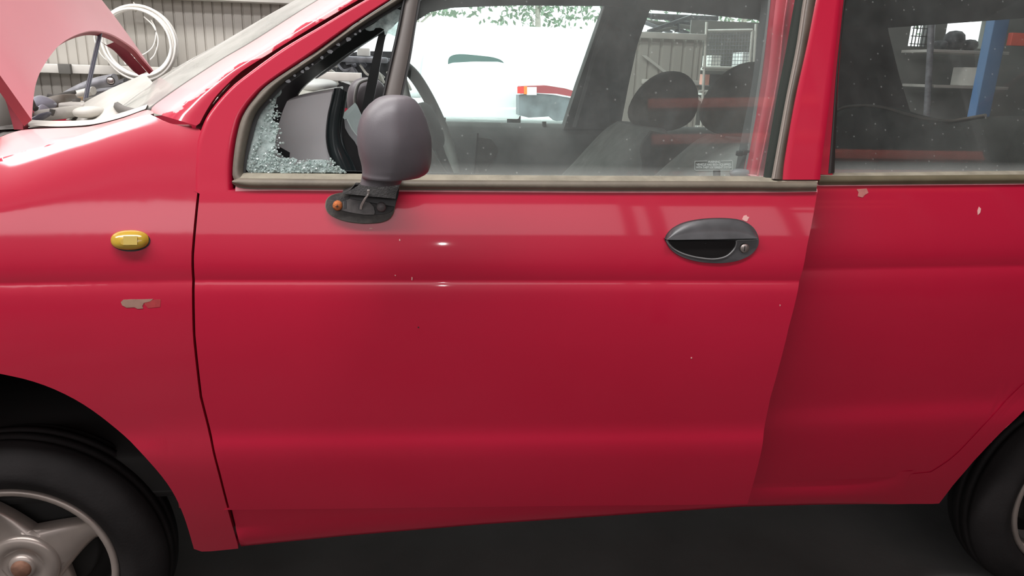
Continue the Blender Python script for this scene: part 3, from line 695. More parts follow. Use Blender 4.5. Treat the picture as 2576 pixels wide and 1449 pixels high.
put('window_seal', loft(SA, SB_, SD, off=lambda t: .002-.007*math.sin(PI*t)**.7+.014*t*t, n=90, m=10, depth=.012), M_rubber, fdoor)
put('window_seal', loft(SB_, [(a+ (9 if i > 2 else 6), b+3) for i, (a, b) in enumerate(SB_)], SD, off=lambda t: .016, n=80, m=2, depth=.02), M_blackrub, fdoor)
# quarter window divider
put('window_divider', loft([(961, 250), (985, 150), (1001, 80), (1016, 0), (1032, -90)], [(1007, 240), (1026, 150), (1039, 75), (1052, 0), (1068, -90)], SD, off=lambda t: .010-.006*math.sin(PI*t), n=30, m=8, depth=.02), mat('weathered_divider', (.13, .115, .105), rough=.5, var=.15), fdoor)
put('divider_channel', loft([(957, 260), (981, 150), (997, 80), (1013, 0), (1028, -90)], [(966, 252), (989, 150), (1005, 80), (1020, 0), (1036, -90)], SD, off=lambda t: .006-.004*math.sin(PI*t), n=30, m=4, depth=.02), M_blackrub, fdoor)
put('divider_channel', loft([(1005, 240), (1025, 150), (1038, 75), (1051, 0), (1066, -90)], [(1014, 240), (1033, 150), (1045, 75), (1058, 0), (1073, -90)], SD, off=lambda t: .012, n=30, m=2, depth=.02), M_blackrub, fdoor)
# rear glass channel of the front window
ra = [(1926, 450), (1934, 400), (1960, 250), (1983, 130), (2006, 0), (2030, -130)]; rb = [(1946, 450), (1955, 400), (1982, 250), (2008, 120), (2026, 0), (2050, -130)]; rc = [(1970, 452), (1975, 400), (2001, 250), (2032, 110), (2054, 0), (2087, -150)]
put('glass_channel', loft(ra, rb, SD, off=lambda t: .012, n=40, m=3, depth=.01), mat('dark_green_rubber', (.025, .032, .026), rough=.6), fdoor)
put('glass_channel', loft(rb, rc, SD, off=lambda t: .004-.006*math.sin(PI*t)**.6, n=40, m=8, depth=.01), mat('brown_seal_rubber', (.085, .065, .050), rough=.4, var=.2, vscale=18), fdoor)
put('glass_channel', loft([(a-3, b) for a, b in rb], [(a+5, b) for a, b in rb], SD, off=lambda t: .003-.004*math.sin(PI*t), n=40, m=4, depth=.004), mat('grey_seal_edge', (.27, .23, .20), rough=.5), fdoor)
# waist moulding: pale lip on top and rounded dark band
put('waist_lip', loft([(612, 436), (700, 437), (1040, 441), (1500, 444), (1900, 445), (1960, 449), (2057, 450)], [(600, 449), (700, 451), (1040, 454), (1500, 456), (1900, 457), (1960, 460), (2057, 459)], SD, off=lambda t: .012-.016*t, n=80, m=4, depth=.012, smooth=False), M_lip, fdoor)
put('waist_moulding', loft([(584, 455), (596, 449), (640, 450), (1040, 454), (1500, 456), (1900, 457), (1960, 459), (2056, 458)], [(584, 461), (600, 473), (640, 476), (1040, 478), (1500, 481), (1900, 481), (1960, 482), (2054, 481)], SD, off=lambda t: -.003-.009*math.sin(PI*min(1, .12+t))**.55, n=90, m=10, depth=.02, smooth=False), M_mould, fdoor)
# main drop glass
wa = [(1042, 446), (1036, 350), (1030, 240), (1045, 75), (1056, 0), (1070, -80)]; wbx = [(1930, 448), (1945, 350), (1965, 240), (1996, 75), (2010, 0), (2028, -100)]
mbg = MB(); a_ = resample(wa, 24, True); b_ = resample(wbx, 24, True)
G = [[US(*(a_[i]*(1-j/20)+b_[i]*(j/20)), SD, .022) for j in range(21)] for i in range(24)]
G2 = [[p+np.array([0, .0035, 0]) for p in r] for r in G]; mbg.grid(G)
fglass = put('front_window_glass', mbg, M_glass, fdoor)
# etched notice on the glass
M_etch = mat('etched_notice', (.42, .47, .45), rough=.6)
def notice(txt, px0, px1, py, hpx):
    p0 = US(px0, py, SD, .0205); p1 = US(px1, py, SD, .0205); p2 = US(px0, py-hpx, SD, .0205)
    cu = bpy.data.curves.new('notice_text', 'FONT'); cu.body = txt; cu.size = 1; cu.extrude = 0.0; cu.offset = .012
    o = bpy.data.objects.new('notice_text', cu); COL.objects.link(o); bpy.context.view_layer.update()
    wdt = o.dimensions.x or 1
    ex = Vector(p1-p0); ey = Vector(p2-p0)/.70; ez = ex.cross(ey).normalized()
    M = Matrix(((ex.x/wdt, ey.x, ez.x*.01, p0[0]), (ex.y/wdt, ey.y, ez.y*.01, p0[1]), (ex.z/wdt, ey.z, ez.z*.01, p0[2]), (0, 0, 0, 1)))
    me = bpy.data.meshes.new_from_object(o); bpy.data.objects.remove(o)
    for v in me.vertices: v.co = M @ v.co
    return me
nm = MB()
for txt, a, b, y, h in [('WARNING', 1781, 1812, 410, 6.0), ('VEHICLE HAS BEEN EQUIPPED', 1752, 1839, 416.5, 5.2), ('WITH THEFT-DETERRENT SYSTEM', 1751, 1840, 423.5, 5.2)]:
    me = notice(txt, a, b, y, h); nm.add([v.co for v in me.vertices], [tuple(p.vertices) for p in me.polygons], True)
nm.recalc = False
put('etched_notice', nm, M_etch, fdoor)
fr_ = [(1748, 406), (1779, 405)], [(1814, 405), (1841, 404), (1843, 406), (1843, 426), (1841, 428)], [(1841, 428), (1751, 429), (1748, 427), (1748, 406)]
nb = MB()
for L in fr_: nb.tube([US(a, b, SD, .0205) for a, b in L], .0004, k=4, smooth=False, n=len(L))
put('notice_border', nb, M_etch, fdoor)
# inner skin of the front door seen through the glass line
put('inner_door_trim', MB().grid([[np.array([x, SD(x, 1.02)+o, z]) for x in np.linspace(.45, 1.42, 12)] for o, z in ((.035, 1.04), (.075, 1.035), (.085, 1.0), (.09, .8), (.09, .45))]), M_trim, fdoor)
put('lock_button', MB().tube([US(1803, 450, SD, .06), US(1803, 428, SD, .06)], .007, k=10, smooth=False, n=2), M_black, fdoor)

# scratches and chips in the enamel
M_chip = mat('pale_chip', (.72, .38, .36), rough=.8)
for k, (poly, sf, m_) in enumerate([([(1035, 697), (1038, 698), (1037, 706), (1035, 704)], SD, M_chip), ([(1867, 552), (1871, 543), (1878, 541), (1880, 545), (1885, 546), (1879, 557), (1874, 556)], SD, M_chip),
        ([(1004, 601), (1007, 602), (1007, 606), (1004, 606)], SD, M_chip), ([(1738, 899), (1741, 899), (1741, 902), (1738, 902)], SD, M_chip), ([(929, 573), (937, 573), (937, 576), (929, 576)], SD, M_chip),
        ([(1051, 822), (1054, 822), (1054, 825), (1051, 825)], SD, M_base), ([(992, 692), (996, 692), (995, 695)], SD, M_chip), ([(1961, 766), (1964, 767), (1962, 771)], SD, M_chip)]):
    put('paint_chip', plate(poly, sf, -.0007, .0006), m_, fdoor)

# ---- door handle
hd_out = [(1673, 604), (1678, 590), (1695, 573), (1722, 560), (1760, 552), (1800, 549), (1840, 550), (1870, 556), (1893, 570), (1905, 588), (1909, 606), (1905, 622), (1890, 640), (1865, 653), (1835, 660), (1800, 662), (1755, 658), (1715, 646), (1688, 628)]
hnd = put('door_handle', plate(hd_out, SD, -.003, .010, smooth=True), M_handle, car)
mbp = MB(); top_ = [(1677, 601), (1684, 587), (1700, 573), (1728, 561), (1765, 554), (1800, 551.5), (1838, 552.5), (1868, 559), (1890, 572), (1902, 588), (1906, 598)]
btm_ = [(1677, 603), (1700, 603.5), (1730, 603), (1760, 602.5), (1800, 602), (1840, 601), (1880, 600.5), (1906, 600)]
mbp = loft(top_, btm_, SD, off=lambda t: -.004-.011*math.sin(PI/2*min(1, t*1.25+.12))**.8, n=40, m=12, depth=.014)
put('pull_flap', mbp, mat('pull_flap_plastic', (.060, .060, .063), rough=.34, var=.25, vscale=25), hnd)
mbr = MB(); rim_o = resample([(1677, 604), (1681, 612), (1695, 626), (1720, 639), (1755, 648), (1795, 652), (1825, 646), (1843, 632), (1851, 618), (1854, 605)], 50, True)
put('recess_rim', MB().tube([US(a, b, SD, -.0035) for a, b in rim_o]+[US(a, b, SD, -.0035) for a, b in [(1880, 604), (1905, 603)]], .0016, k=8, n=60), mat('worn_plastic_edge', (.16, .16, .16), rough=.3), hnd)
# bowl
cen = np.array([1775., 612.]); ro = np.vstack([rim_o, resample([(1854, 604), (1765, 604), (1680, 604)], 30, False)])
G = []
for k, (sc_, dep) in enumerate([(1, -.0036), (.93, .0), (.8, .010), (.55, .018), (.25, .020), (.02, .020)]):
    G.append([US(*(cen+(p-cen)*sc_), SD, dep-.0005) for p in ro])
# bowl sits in front of the oval plate: recess drawn as a shell proud of the skin, its shade put into the colour
G = [[p+np.array([0, -.0008, 0]) if i == 0 else p for p in r] for i, r in enumerate(G)]
mbb = MB().grid([[US(*(cen+(p-cen)*s_), SD, -.0034+d_) for p in ro] for s_, d_ in [(1, 0), (.97, .0006), (.9, .0002), (.5, .0001), (.02, 0)]], closed_v=True)
put('recess', mbb, mat('recess_shade_black', (.006, .005, .005), spec=.2, rough=.6), hnd)
lc = US(1873, 624, SD, -.004)
put('lock_cylinder', MB().lathe([(.0, -.003), (.0075, -.003), (.0085, -.002), (.0085, .004)], tuple(lc), k=24), M_steel, hnd, label='worn brass-coloured key lock')
put('key_slot', MB().box((lc[0]-.0015, lc[1]-.0034, lc[2]), (.0012, .001, .010)), M_black, hnd)

# ---- wing mirror folded on its foot
wm = put('wing_mirror', MB().blob((0, 0, 0), (.001, .001, .001), k=4), M_mirror, car)
bpy.data.objects.remove(wm)
MY = -.105
rows = [(239, 985, 1010), (241, 968, 1026), (245, 955, 1036), (250, 945, 1044), (264, 928, 1057), (281, 914, 1066), (302, 905, 1074), (325, 899, 1080), (345, 898, 1085), (365, 898, 1086), (389, 902, 1086), (406, 907, 1085), (420, 910, 1082), (430, 911, 1078), (438, 911, 1070), (444, 910, 1058), (449, 909, 1036), (452, 908, 1014), (458, 907, 1011), (466, 905, 1007)]
G = []
for k, (v, a, b) in enumerate(rows):
    u_ = resample([(0,), (1,)], 2, False); cx_ = (a+b)/2
    L = U(a, v, MY); R_ = U(b, v, MY); c = (L+R_)/2; hw = np.linalg.norm(R_-L)/2; dp = .062*min(1, (hw/.06)) if v < 440 else .030+.032*max(0, (452-v)/12)
    c = c+np.array([0, .0 if v < 446 else .015, 0])
    row = []
    for q in np.linspace(0, 2*PI, 40, endpoint=False):
        cq, sq = math.cos(q), math.sin(q); e = .97
        cx2 = math.copysign(abs(cq)**e, cq)
        yy = dp*math.copysign(abs(sq)**e, sq)*(1.0-.30*max(0, cq)) if sq < 0 else dp*.9*math.copysign(abs(sq)**e, sq)
        row.append(c+np.array([hw*cx2, yy, 0.0]))
    G.append(row)
mbm = MB().grid(G, closed_v=True); mbm.add(G[0], [tuple(range(40))], False)
wm = put('wing_mirror', mbm, M_mirror, car, label='grey plastic mirror shell folded forward on its stalk')
# raised arc moulded on the shell
put('mirror_stalk', loft([(910, 458), (906, 465), (893, 472), (878, 480), (860, 487)], [(1011, 452), (1006, 464), (1002, 475), (998, 485), (995, 500)], SD, off=lambda t: -.045+.0*t, n=24, m=10, depth=.06), M_base, wm)
foot = [(820, 520), (822, 505), (832, 494), (850, 488), (875, 484), (905, 480), (940, 478), (975, 480), (996, 484), (996, 500), (992, 520), (988, 536), (978, 550), (960, 558), (935, 561), (905, 561), (870, 556), (842, 546), (826, 534)]
fo2 = [(906+(a-906)*1.025, 522+(b-522)*1.04) for a, b in foot]
put('foot_gasket', plate(fo2, SD, -.003, .006, smooth=True), M_mould, wm)
put('mirror_foot', plate(foot, SD, -.010, .012, smooth=True), mat('dirty_foot_plastic', (.038, .033, .028), rough=.6, var=.35, vscale=70, bump=.2, bscale=400), wm)
put('foot_recess', plate([(840, 500), (870, 494), (905, 488), (930, 470), (1000, 470), (992, 520), (975, 536), (940, 540), (900, 538), (862, 530), (856, 512), (842, 510)], SD, -.0125, .004, smooth=True), M_base, wm)
put('foot_plate', plate([(863, 508), (885, 498), (905, 492), (925, 505), (940, 520), (943, 534), (941, 540), (915, 540), (885, 535), (858, 529), (861, 520)], SD, -.0155, .004), mat('grey_foot_plate', (.085, .075, .072), rough=.5, var=.3, vscale=80), wm)
for a, b, c, d in ((865, 505, 871, 524), (902, 510, 908, 527)): put('slot', plate([(a, b), (c, b), (c, d), (a, d)], SD, -.0165, .002), M_black, wm)
put('stalk_rear', loft([(893, 470), (885, 482), (880, 500)], [(1004, 466), (999, 490), (993, 520)], SD, off=lambda t: -.020, n=10, m=4, depth=.02), mat('stalk_black', (.022, .02, .02), rough=.5, var=.3), wm)
put('stalk_web', loft([(893, 464), (880, 478), (862, 486)], [(915, 464), (912, 480), (890, 492)], SD, off=lambda t: -.045+.03*t, n=10, m=6, depth=.02), M_base, wm)
sp_ = US(849, 518, SD, -.018)
put('screw_head', MB().lathe([(0, -.005), (.004, -.0052), (.0072, -.0035), (.0082, 0), (.0082, .012)], tuple(sp_), k=24), M_screw, wm, label='rusty orange screw head')
put('screw_slot', MB().box((sp_[0], sp_[1]-.0052, sp_[2]), (.006, .001, .0014)).box((sp_[0], sp_[1]-.0052, sp_[2]), (.0014, .001, .006)), M_rust, wm)
s2 = US(959, 521, SD, -.024)
put('screw_head', MB().lathe([(0, -.004), (.006, -.003), (.008, 0), (.008, .01)], tuple(s2), k=20), mat('dull_screw', (.11, .10, .10), rough=.5), wm, label='dull grey screw head')
for d_ in (0, 3.0): put('wire', MB().tube([US(906+d_, 526, SD, -.018), US(908+d_, 516, SD, -.026), US(917+d_*.8, 500, SD, -.040), US(926+d_*.6, 488, SD, -.046), US(925+d_, 478, SD, -.052)], .0011, k=6), mat('grey_wire', (.50, .46, .43), rough=.5), wm)

# ---- broken quarter window
M_sh = M_shat
put('shattered_pane', plate([(626, 434), (618, 425), (616, 405), (622, 370), (634, 325), (655, 280), (680, 250), (700, 228), (707, 217), (708, 233), (704, 240), (696, 246), (693, 262), (687, 268), (689, 276), (684, 292), (686, 303), (698, 312), (700, 330), (694, 345), (692, 360), (687, 370), (694, 382), (690, 392), (704, 398), (716, 396), (724, 402), (736, 396), (748, 402), (744, 410), (738, 416), (752, 412), (772, 406), (790, 402), (812, 402), (822, 409), (830, 418), (842, 426), (856, 424), (872, 434)], SD, .020, .004), M_sh, fdoor)
put('shattered_pane', plate([(918, 72), (940, 60), (968, 38), (998, 22), (1009, 26), (1004, 60), (998, 92), (990, 90), (978, 84), (968, 88), (966, 74), (958, 70), (945, 70), (940, 76), (930, 78), (922, 76)], SD, .020, .004), M_sh, fdoor)
for a, b, s_ in [(724, 205, 7), (760, 180, 6), (772, 172, 7), (786, 162, 4), (810, 145, 6), (830, 129, 8), (851, 112, 7), (877, 98, 8), (894, 86, 5), (906, 78, 4), (741, 190, 4)]:
    put('glass_fragment', plate([(a+s_*random.uniform(.6, 1.1)*math.cos(q), b+s_*random.uniform(.5, 1)*math.sin(q)) for q in np.linspace(0, 2*PI, 6, endpoint=False)], SD, .010, .004), mat('cloudy_glass_fragment', (.42, .44, .46), rough=.3), fdoor)
cr = MB()
for k in range(700):
    if k < 420: a = 630+240*random.random(); lim = 402 if 740 < a < 830 else 398+max(0, (a-830)*.9); b = random.uniform(max(lim, 396), 435)
    elif k < 600: t_ = random.random(); a = 622+random.random()*75; b = 432-190*t_*random.random()-5
    else: t_ = random.random(); a = 688+8*random.gauss(0, 1)+10*t_; b = 250+150*t_
    if a < 616+(432-b)*.28: a = 622+(432-b)*.36
    p = US(a, b, SD, .017+.004*random.random()); s_ = random.uniform(.0014, .0034)
    cr.box(tuple(p), (s_, s_*.9, s_*random.uniform(.7, 1.2)), rot=Matrix.Rotation(random.uniform(0, 3), 3, (random.random(), random.random(), 1)))
put('glass_crumbs', cr, M_crumb, fdoor, kind='stuff')
# inner trim of the near windscreen pillar
put('pillar_trim', loft([(616, 352), (640, 300), (672, 262), (716, 214), (810, 147), (917, 70), (1020, 6), (1100, -45)], [(690, 330), (712, 290), (744, 243), (770, 212), (823, 171), (883, 129), (945, 90), (1040, 20)], SB, off=lambda t: .045+.05*t, n=50, m=6, depth=.03), M_black, car)

# ---- rear door and quarter
mb = MB()
rb_ = [(1.37, .425)]+[(p[0]+.004, p[2]-.006) for p in [US(a, b, SB) for a, b in [(1890, 1213), (2100, 1203), (2300, 1193), (2345, 1188), (2400, 1150), (2480, 1065), (2576, 965)]]]+[(2.16, .66), (2.26, .72), (2.32, .80)]
rt_ = [(1.40, 1.033)]+[(p[0], p[2]) for p in [US(a, b, SB) for a, b in [(2062, 467), (2300, 465), (2576, 463)]]]+[(2.2, 1.045), (2.36, 1.05)]
side_panel(mb, rb_, rt_, lambda x, z: SB(x, z)+.002, 80, 90, LV, rim=.015)
tp = resample(rt_, 40, False); rdoor = put('rear_door', mb, M_paint, car)
put('top_edge', MB().grid([[np.array([x, SB(x, z)+o, z+dz]) for x, z in tp] for o, dz in ((.0014, -.003), (.0016, 0), (.003, .003), (.006, .006), (.012, .007), (.03, .007))]), M_chalk, rdoor, label='pale chalky top edge')
put('window_pillar', loft([(2020, 438), (2040, 340), (2070, 200), (2092, 60), (2100, 0), (2115, -130)], [(2094, 440), (2100, 340), (2109, 200), (2119, 60), (2123, 0), (2132, -130)], SB, off=lambda t: .004, n=40, m=6, depth=.02), M_paint, rdoor)
put('waist_lip', loft([(2063, 437), (2576, 431), (2800, 430)], [(2063, 444), (2576, 440), (2800, 439)], SB, off=lambda t: .010-.012*t, n=30, m=3, depth=.01, smooth=False), M_lip, rdoor)
put('waist_moulding', loft([(2061, 444), (2576, 440), (2800, 439)], [(2061, 465), (2576, 461), (2800, 460)], SB, off=lambda t: -.002-.007*math.sin(PI*min(1, .12+t))**.55, n=30, m=8, depth=.02, smooth=False), mat('olive_moulding', (.13, .11, .065), rough=.55, var=.15, vscale=20), rdoor)
put('window_seal', loft([(2080, 437), (2090, 330), (2101, 190), (2112, 90), (2121, 0), (2135, -130)], [(2099, 435), (2103, 340), (2110, 200), (2118, 90), (2128, 0), (2145, -130)], SB, off=lambda t: .006-.004*math.sin(PI*t), n=40, m=5, depth=.02), mat('brown_black_rubber', (.03, .024, .022), rough=.5), rdoor)
a_ = resample([(2092, 440), (2100, 330), (2108, 200), (2116, 90), (2124, 0), (2140, -130)], 16, True); b_ = a_+np.array([820, 0])
put('rear_window_glass', MB().grid([[US(*(a_[i]*(1-j/14)+b_[i]*(j/14)), SB, .020) for j in range(15)] for i in range(16)]), M_glassr, rdoor)
put('paint_chip', plate([(2459, 531), (2463, 520), (2468, 525), (2466, 535), (2460, 541)], SB, .0012, .0006), M_chip, rdoor)
put('paint_chip', plate([(2155, 476), (2180, 474), (2185, 485), (2176, 490), (2170, 497), (2158, 494), (2160, 484)], SB, .0012, .0006), mat('dull_stain', (.45, .16, .14), rough=.7, var=.2, vscale=50), rdoor)
# rear quarter with arch
mb = MB(); acx, acz, ar = 2.34, .35, .345
archR = [(acx+ar*math.cos(a), acz+ar*math.sin(a)) for a in np.linspace(PI-.08, .1, 40)]
bq = [(1.855, zsill(1.855)), (1.89, zsill(1.89))]+[(p[0], p[2]) for p in [US(a, b, SB) for a, b in [(2362, 1268), (2400, 1218), (2450, 1160), (2510, 1095), (2576, 1030)]]]+[(2.13, .602), (2.22, .672), (2.34, .695), (2.46, .672), (2.58, .602), (2.655, .50), (2.685, .38), (2.72, .36), (2.95, .36)]
tq = [(1.855, US(2280, 1194, SB)[2])]+[(p[0], p[2]) for p in [US(a, b, SB) for a, b in [(2345, 1188), (2400, 1150), (2480, 1065), (2576, 965)]]]+[(2.165, .66), (2.265, .72), (2.325, .80), (2.365, 1.05), (2.9, 1.07), (3.0, .9), (3.05, .6)]
bqr = resample(bq, 80, False); tqr = resample(tq, 80, False); G = []
for i in range(80):
    row = []
    for j in range(41):
        t = j/40; x, z = bqr[i]*(1-t)+tqr[i]*t; row.append(np.array([x, SB(x, z)+.0005+max(0, x-2.7)**2*.8, z]))
    G.append(row)
mb.grid(G); e = [r[0] for r in G]; mb.grid([e, [p+np.array([0, .03, 0]) for p in e]])
put('rear_quarter_panel', mb, M_paint, car)

# ---- roof, far side, tail: kept plain, they are out of the picture
put('roof', MB().grid([[np.array([x, y, 1.60+.03*math.sin(PI*(x-.75)/2.1)+.05*(1-(2*(y-.75)/1.1)**2)-.16*max(0, .95-x)]) for x in np.linspace(.72, 2.8, 14)] for y in np.linspace(.2, 1.3, 12)]), M_paint, car)
put('roof_side', MB().grid([[np.array([x, y, z+.03*math.sin(PI*(x-.75)/2.1)-.16*max(0, .95-x)]) for x in np.linspace(.72, 2.8, 14)] for y, z in ((.17, 1.50), (.175, 1.56), (.2, 1.60))]), M_paint, car)
put('roof_lining', MB().grid([[np.array([x, y, 1.545]) for x in np.linspace(.85, 2.8, 6)] for y in np.linspace(.2, 1.3, 6)]), M_lining, car)
put('tailgate', MB().grid([[np.array([x, y, z]) for y in np.linspace(.12, 1.38, 10)] for x, z in ((2.95, .40), (3.02, .6), (3.0, .95), (2.95, 1.05))]), M_paint, car)
put('tail_glass', MB().grid([[np.array([x, y, z]) for y in np.linspace(.18, 1.32, 8)] for x, z in ((2.95, 1.05), (2.8, 1.50))]), M_glassfar, car)
put('underbody', MB().box((1.17, .74, .42), (3.4, 1.26, .10), bevel=.02), M_void, car)
put('exhaust_pipe', MB().tube([(.5, .55, .30), (1.2, .50, .30), (1.8, .60, .29), (2.9, .55, .30)], .022, k=10), M_rust, car)
put('crossmember', MB().box((.62, .62, .34), (.10, .9, .06), bevel=.01), M_void, car)
put('crossmember', MB().box((1.75, .62, .35), (.10, .9, .05), bevel=.01), M_void, car)
put('far_sill', MB().box((1.15, 1.40, .38), (1.6, .10, .14), bevel=.02), M_paint, car)
put('far_body_side', MB().box((.02, 1.44, .78), (1.0, .03, .55), bevel=.01).box((2.65, 1.44, .78), (.6, .03, .6), bevel=.01), M_paint, car)
put('wheel_house', MB().box((0, .42, .72), (.75, .50, .03)).box((0, .66, .5), (.74, .02, .45)).box((-.37, .42, .50), (.02, .5, .44)).box((.37, .42, .50), (.02, .5, .44)), M_void, car)
put('wheel_house', MB().box((2.34, .42, .72), (.75, .50, .03)).box((2.34, .66, .5), (.74, .02, .45)).box((1.97, .45, .52), (.02, .5, .38)).box((2.71, .45, .52), (.02, .5, .38)), M_void, car)
put('front_bumper', MB().blob((-.62, .75, .52), (.14, .70, .17), e=(3, 3), k=32), M_paint, car)

# ---- wheels
def wheel(cx, y0=.05, cz=.265, rot=28, side=-1):
    s = 1 if side < 0 else -1
    Y = lambda v: y0+s*(v-.05)
    c0 = (cx, 0, cz)
    w_ = put('wheel', MB().lathe([(.165, Y(.053)), (.168, Y(.047)), (.175, Y(.046)), (.1795, Y(.050)), (.180, Y(.058)), (.172, Y(.065)), (.160, Y(.075)), (.157, Y(.15)), (.165, Y(.2))], c0, k=72), M_alloy, car)
    tp_ = [(.176, Y(.058)), (.182, Y(.050)), (.190, Y(.042)), (.203, Y(.035)), (.215, Y(.033)), (.222, Y(.036)), (.236, Y(.041)), (.250, Y(.051)), (.259, Y(.062)), (.264, Y(.078)), (.2655, Y(.085)), (.261, Y(.086)), (.261, Y(.092)), (.267, Y(.093)), (.268, Y(.110)), (.262, Y(.111)), (.262, Y(.117)), (.268, Y(.118)), (.268, Y(.135)), (.262, Y(.136)), (.264, Y(.150)), (.255, Y(.17)), (.22, Y(.20)), (.17, Y(.195))]
    put('tyre', MB().lathe(tp_, c0, k=96), M_tyre, w_)
    put('brake_disc', MB().lathe([(.0, Y(.13)), (.11, Y(.13)), (.115, Y(.135)), (.115, Y(.15)), (.15, Y(.16)), (.15, Y(.19))], c0, k=48), M_void, w_)
    for k in range(4):
        a0 = math.radians(rot+90*k); mb = MB(); G = []
        for i in range(15):
            q = i/14; r_ = .035+(.168-.035)*q
            hw = .044-.030*q**.8+.012*q**5+(.012*(1-q)**3); hw = .046*(1-q)**1.4+.0155+.010*max(0, q-.8)/.2
            yc = .066+.012*math.sin(PI*q)*1.0-.006*q
            row = []
            for j in range(9):
                t = j/4-1; row.append((r_*math.cos(a0)-hw*t*math.sin(a0)+cx, Y(yc-.010*(1-abs(t)**2.5)+.010), cz+r_*math.sin(a0)+hw*t*math.cos(a0)))
            row.append((r_*math.cos(a0)-hw*math.sin(a0)+cx, Y(yc+.032), cz+r_*math.sin(a0)+hw*math.cos(a0)))
            row.insert(0, (r_*math.cos(a0)+hw*math.sin(a0)+cx, Y(yc+.032), cz+r_*math.sin(a0)-hw*math.cos(a0)))
            G.append(row)
        put('spoke', mb.grid(G), M_alloy, w_)
    put('hub', MB().lathe([(.0, Y(.060)), (.020, Y(.060)), (.024, Y(.064)), (.026, Y(.068)), (.038, Y(.067)), (.042, Y(.063)), (.060, Y(.063)), (.066, Y(.07)), (.066, Y(.1))], c0, k=48), M_alloy, w_)
    put('hub_cap', MB().lathe([(.0, Y(.052)), (.014, Y(.053)), (.018, Y(.058)), (.019, Y(.066))], c0, k=32), M_rust, w_, label='rusty centre of the hub')
    return w_
wheel(0.0); wheel(2.34, rot=70); wheel(0.0, y0=1.44, side=1); wheel(2.34, y0=1.44, side=1)

# ---- bonnet propped up, seen from behind
def hood_pt(s, t):
    # s: 0 near side .. 1 far side ; t: 0 rear edge .. 1 nose
    rear = [(80, 300, .17), (84, 250, .22), (92, 205, .28), (112, 165, .36), (150, 115, .48), (195, 86, .62), (240, 77, .78), (285, 90, .95), (335, 122, 1.12), (384, 178, 1.33)]
    R_ = resample([tuple(U(a, b, Y)) for a, b, Y in rear], 60, True); p = R_[int(round(s*59))]
    return p
rearE = resample([tuple(U(a, b, Y)) for a, b, Y in [(80, 302, .17), (84, 250, .20), (92, 205, .25), (112, 162, .33), (150, 113, .46), (195, 86, .60), (240, 77, .76), (285, 88, .93), (335, 120, 1.12), (360, 148, 1.23), (386, 178, 1.33)]], 61, True)
nearD = U(-60, 150, .17)-U(80, 302, .17); nearD = nearD/abs(nearD[0])
G = []
dirn = np.array([-.62, 0, .785])*.80     # along the bonnet
for i in range(61):
    s = i/60; row = []
    for j in range(25):
        t = j/24
        p = rearE[i]+dirn*t*(1.0-.10*abs(2*s-1)**3)+np.array([.62*-.0, 0, 0])
        dome = .05*math.sin(PI*t)*(1-.3*abs(2*s-1))-.12*max(0, t-.75)**1.5
        p = p+np.array([.785, 0, .62])*dome
        inset = .05*t*(1-2*s); p = p+np.array([0, inset, 0])
        row.append(p)
    G.append(row)
mb = MB().grid(G)
G2 = [[p+np.array([-.785, 0, -.62])*.018 for p in r] for r in G]
mb2 = MB().grid(G2)
for e, f in ((G[0], G2[0]), (G[-1], G2[-1]), ([r[-1] for r in G], [r[-1] for r in G2])): mb2.grid([e, f])
mb.grid([[r[0] for r in G], [r[0]*.75+r2[0]*.25 for r, r2 in zip(G, G2)]]); mb2.grid([[r[0]*.75+r2[0]*.25 for r, r2 in zip(G, G2)], [r[0] for r in G2]])
bon = put('bonnet', mb, M_hood, car, label='sun-faded pink bonnet standing open')
put('bonnet_underside', mb2, M_inner, bon)
for i0, i1 in ((44, 60),):
    band = [[G[i][0]+np.array([-.785, 0, -.62])*o+dirn*q for i in range(i0, i1+1)] for o, q in ((.019, .012), (.045, .02), (.05, .045))]
    put('bonnet_rib', MB().grid(band), mat('dusky_red_inner', (.22, .03, .045), rough=.5), bon)
hg = MB()
hA = resample([tuple(U(a, b, .19)) for a, b in [(-60, 140), (0, 230), (14, 254), (23, 282), (35, 326)]], 20, True); hB = resample([tuple(U(a, b, .175)) for a, b in [(-60, 110), (0, 196), (30, 242), (47, 263), (55, 282), (58, 326)]], 20, True)
hg.grid([hA, hB]); hg.grid([hA, [p+np.array([0, .02, 0]) for p in hA]]); hg.grid([hB, [p+np.array([0, .02, 0]) for p in hB]])
put('bonnet_hinge', hg, mat('dusky_red_inner', (.22, .03, .045), rough=.5), bon)
put('prop_rod', MB().tube([U(253, 78, .85), U(238, 145, .78), U(222, 215, .70), U(214, 256, .66)], .0055, k=8, smooth=False, n=4), mat('slate_rod', (.08, .08, .11), rough=.4), car)

# ---- engine bay and scuttle
def pxbox(px, py, Y, d, m, nm, par, bevel=.008, rot=None): return put(nm, MB().box(tuple(U(px, py, Y)), d, rot=rot, bevel=bevel), m, par)
G = []
eA = resample([(62, 322), (75, 316), (150, 318), (230, 313), (300, 297), (366, 274)], 40, True); eB = resample([(70, 300), (90, 302), (150, 304), (240, 300), (310, 282), (372, 262)], 40, True)
mb = MB(); G = []
for i in range(40):
    o0, o1 = .13-.07*i/39, .20-.06*i/39
    G.append([US(*(eA[i]*(1-t)+eB[i]*t), SB, o0+(o1-o0)*t-.006*math.sin(PI*t)) for t in np.linspace(0, 1, 6)])
mb.grid(G); bk = [r[-1] for r in G]; mb.grid([bk, [p+np.array([0, .01, -.04]) for p in bk]])
put('wing_gutter', mb, M_cowl, car)
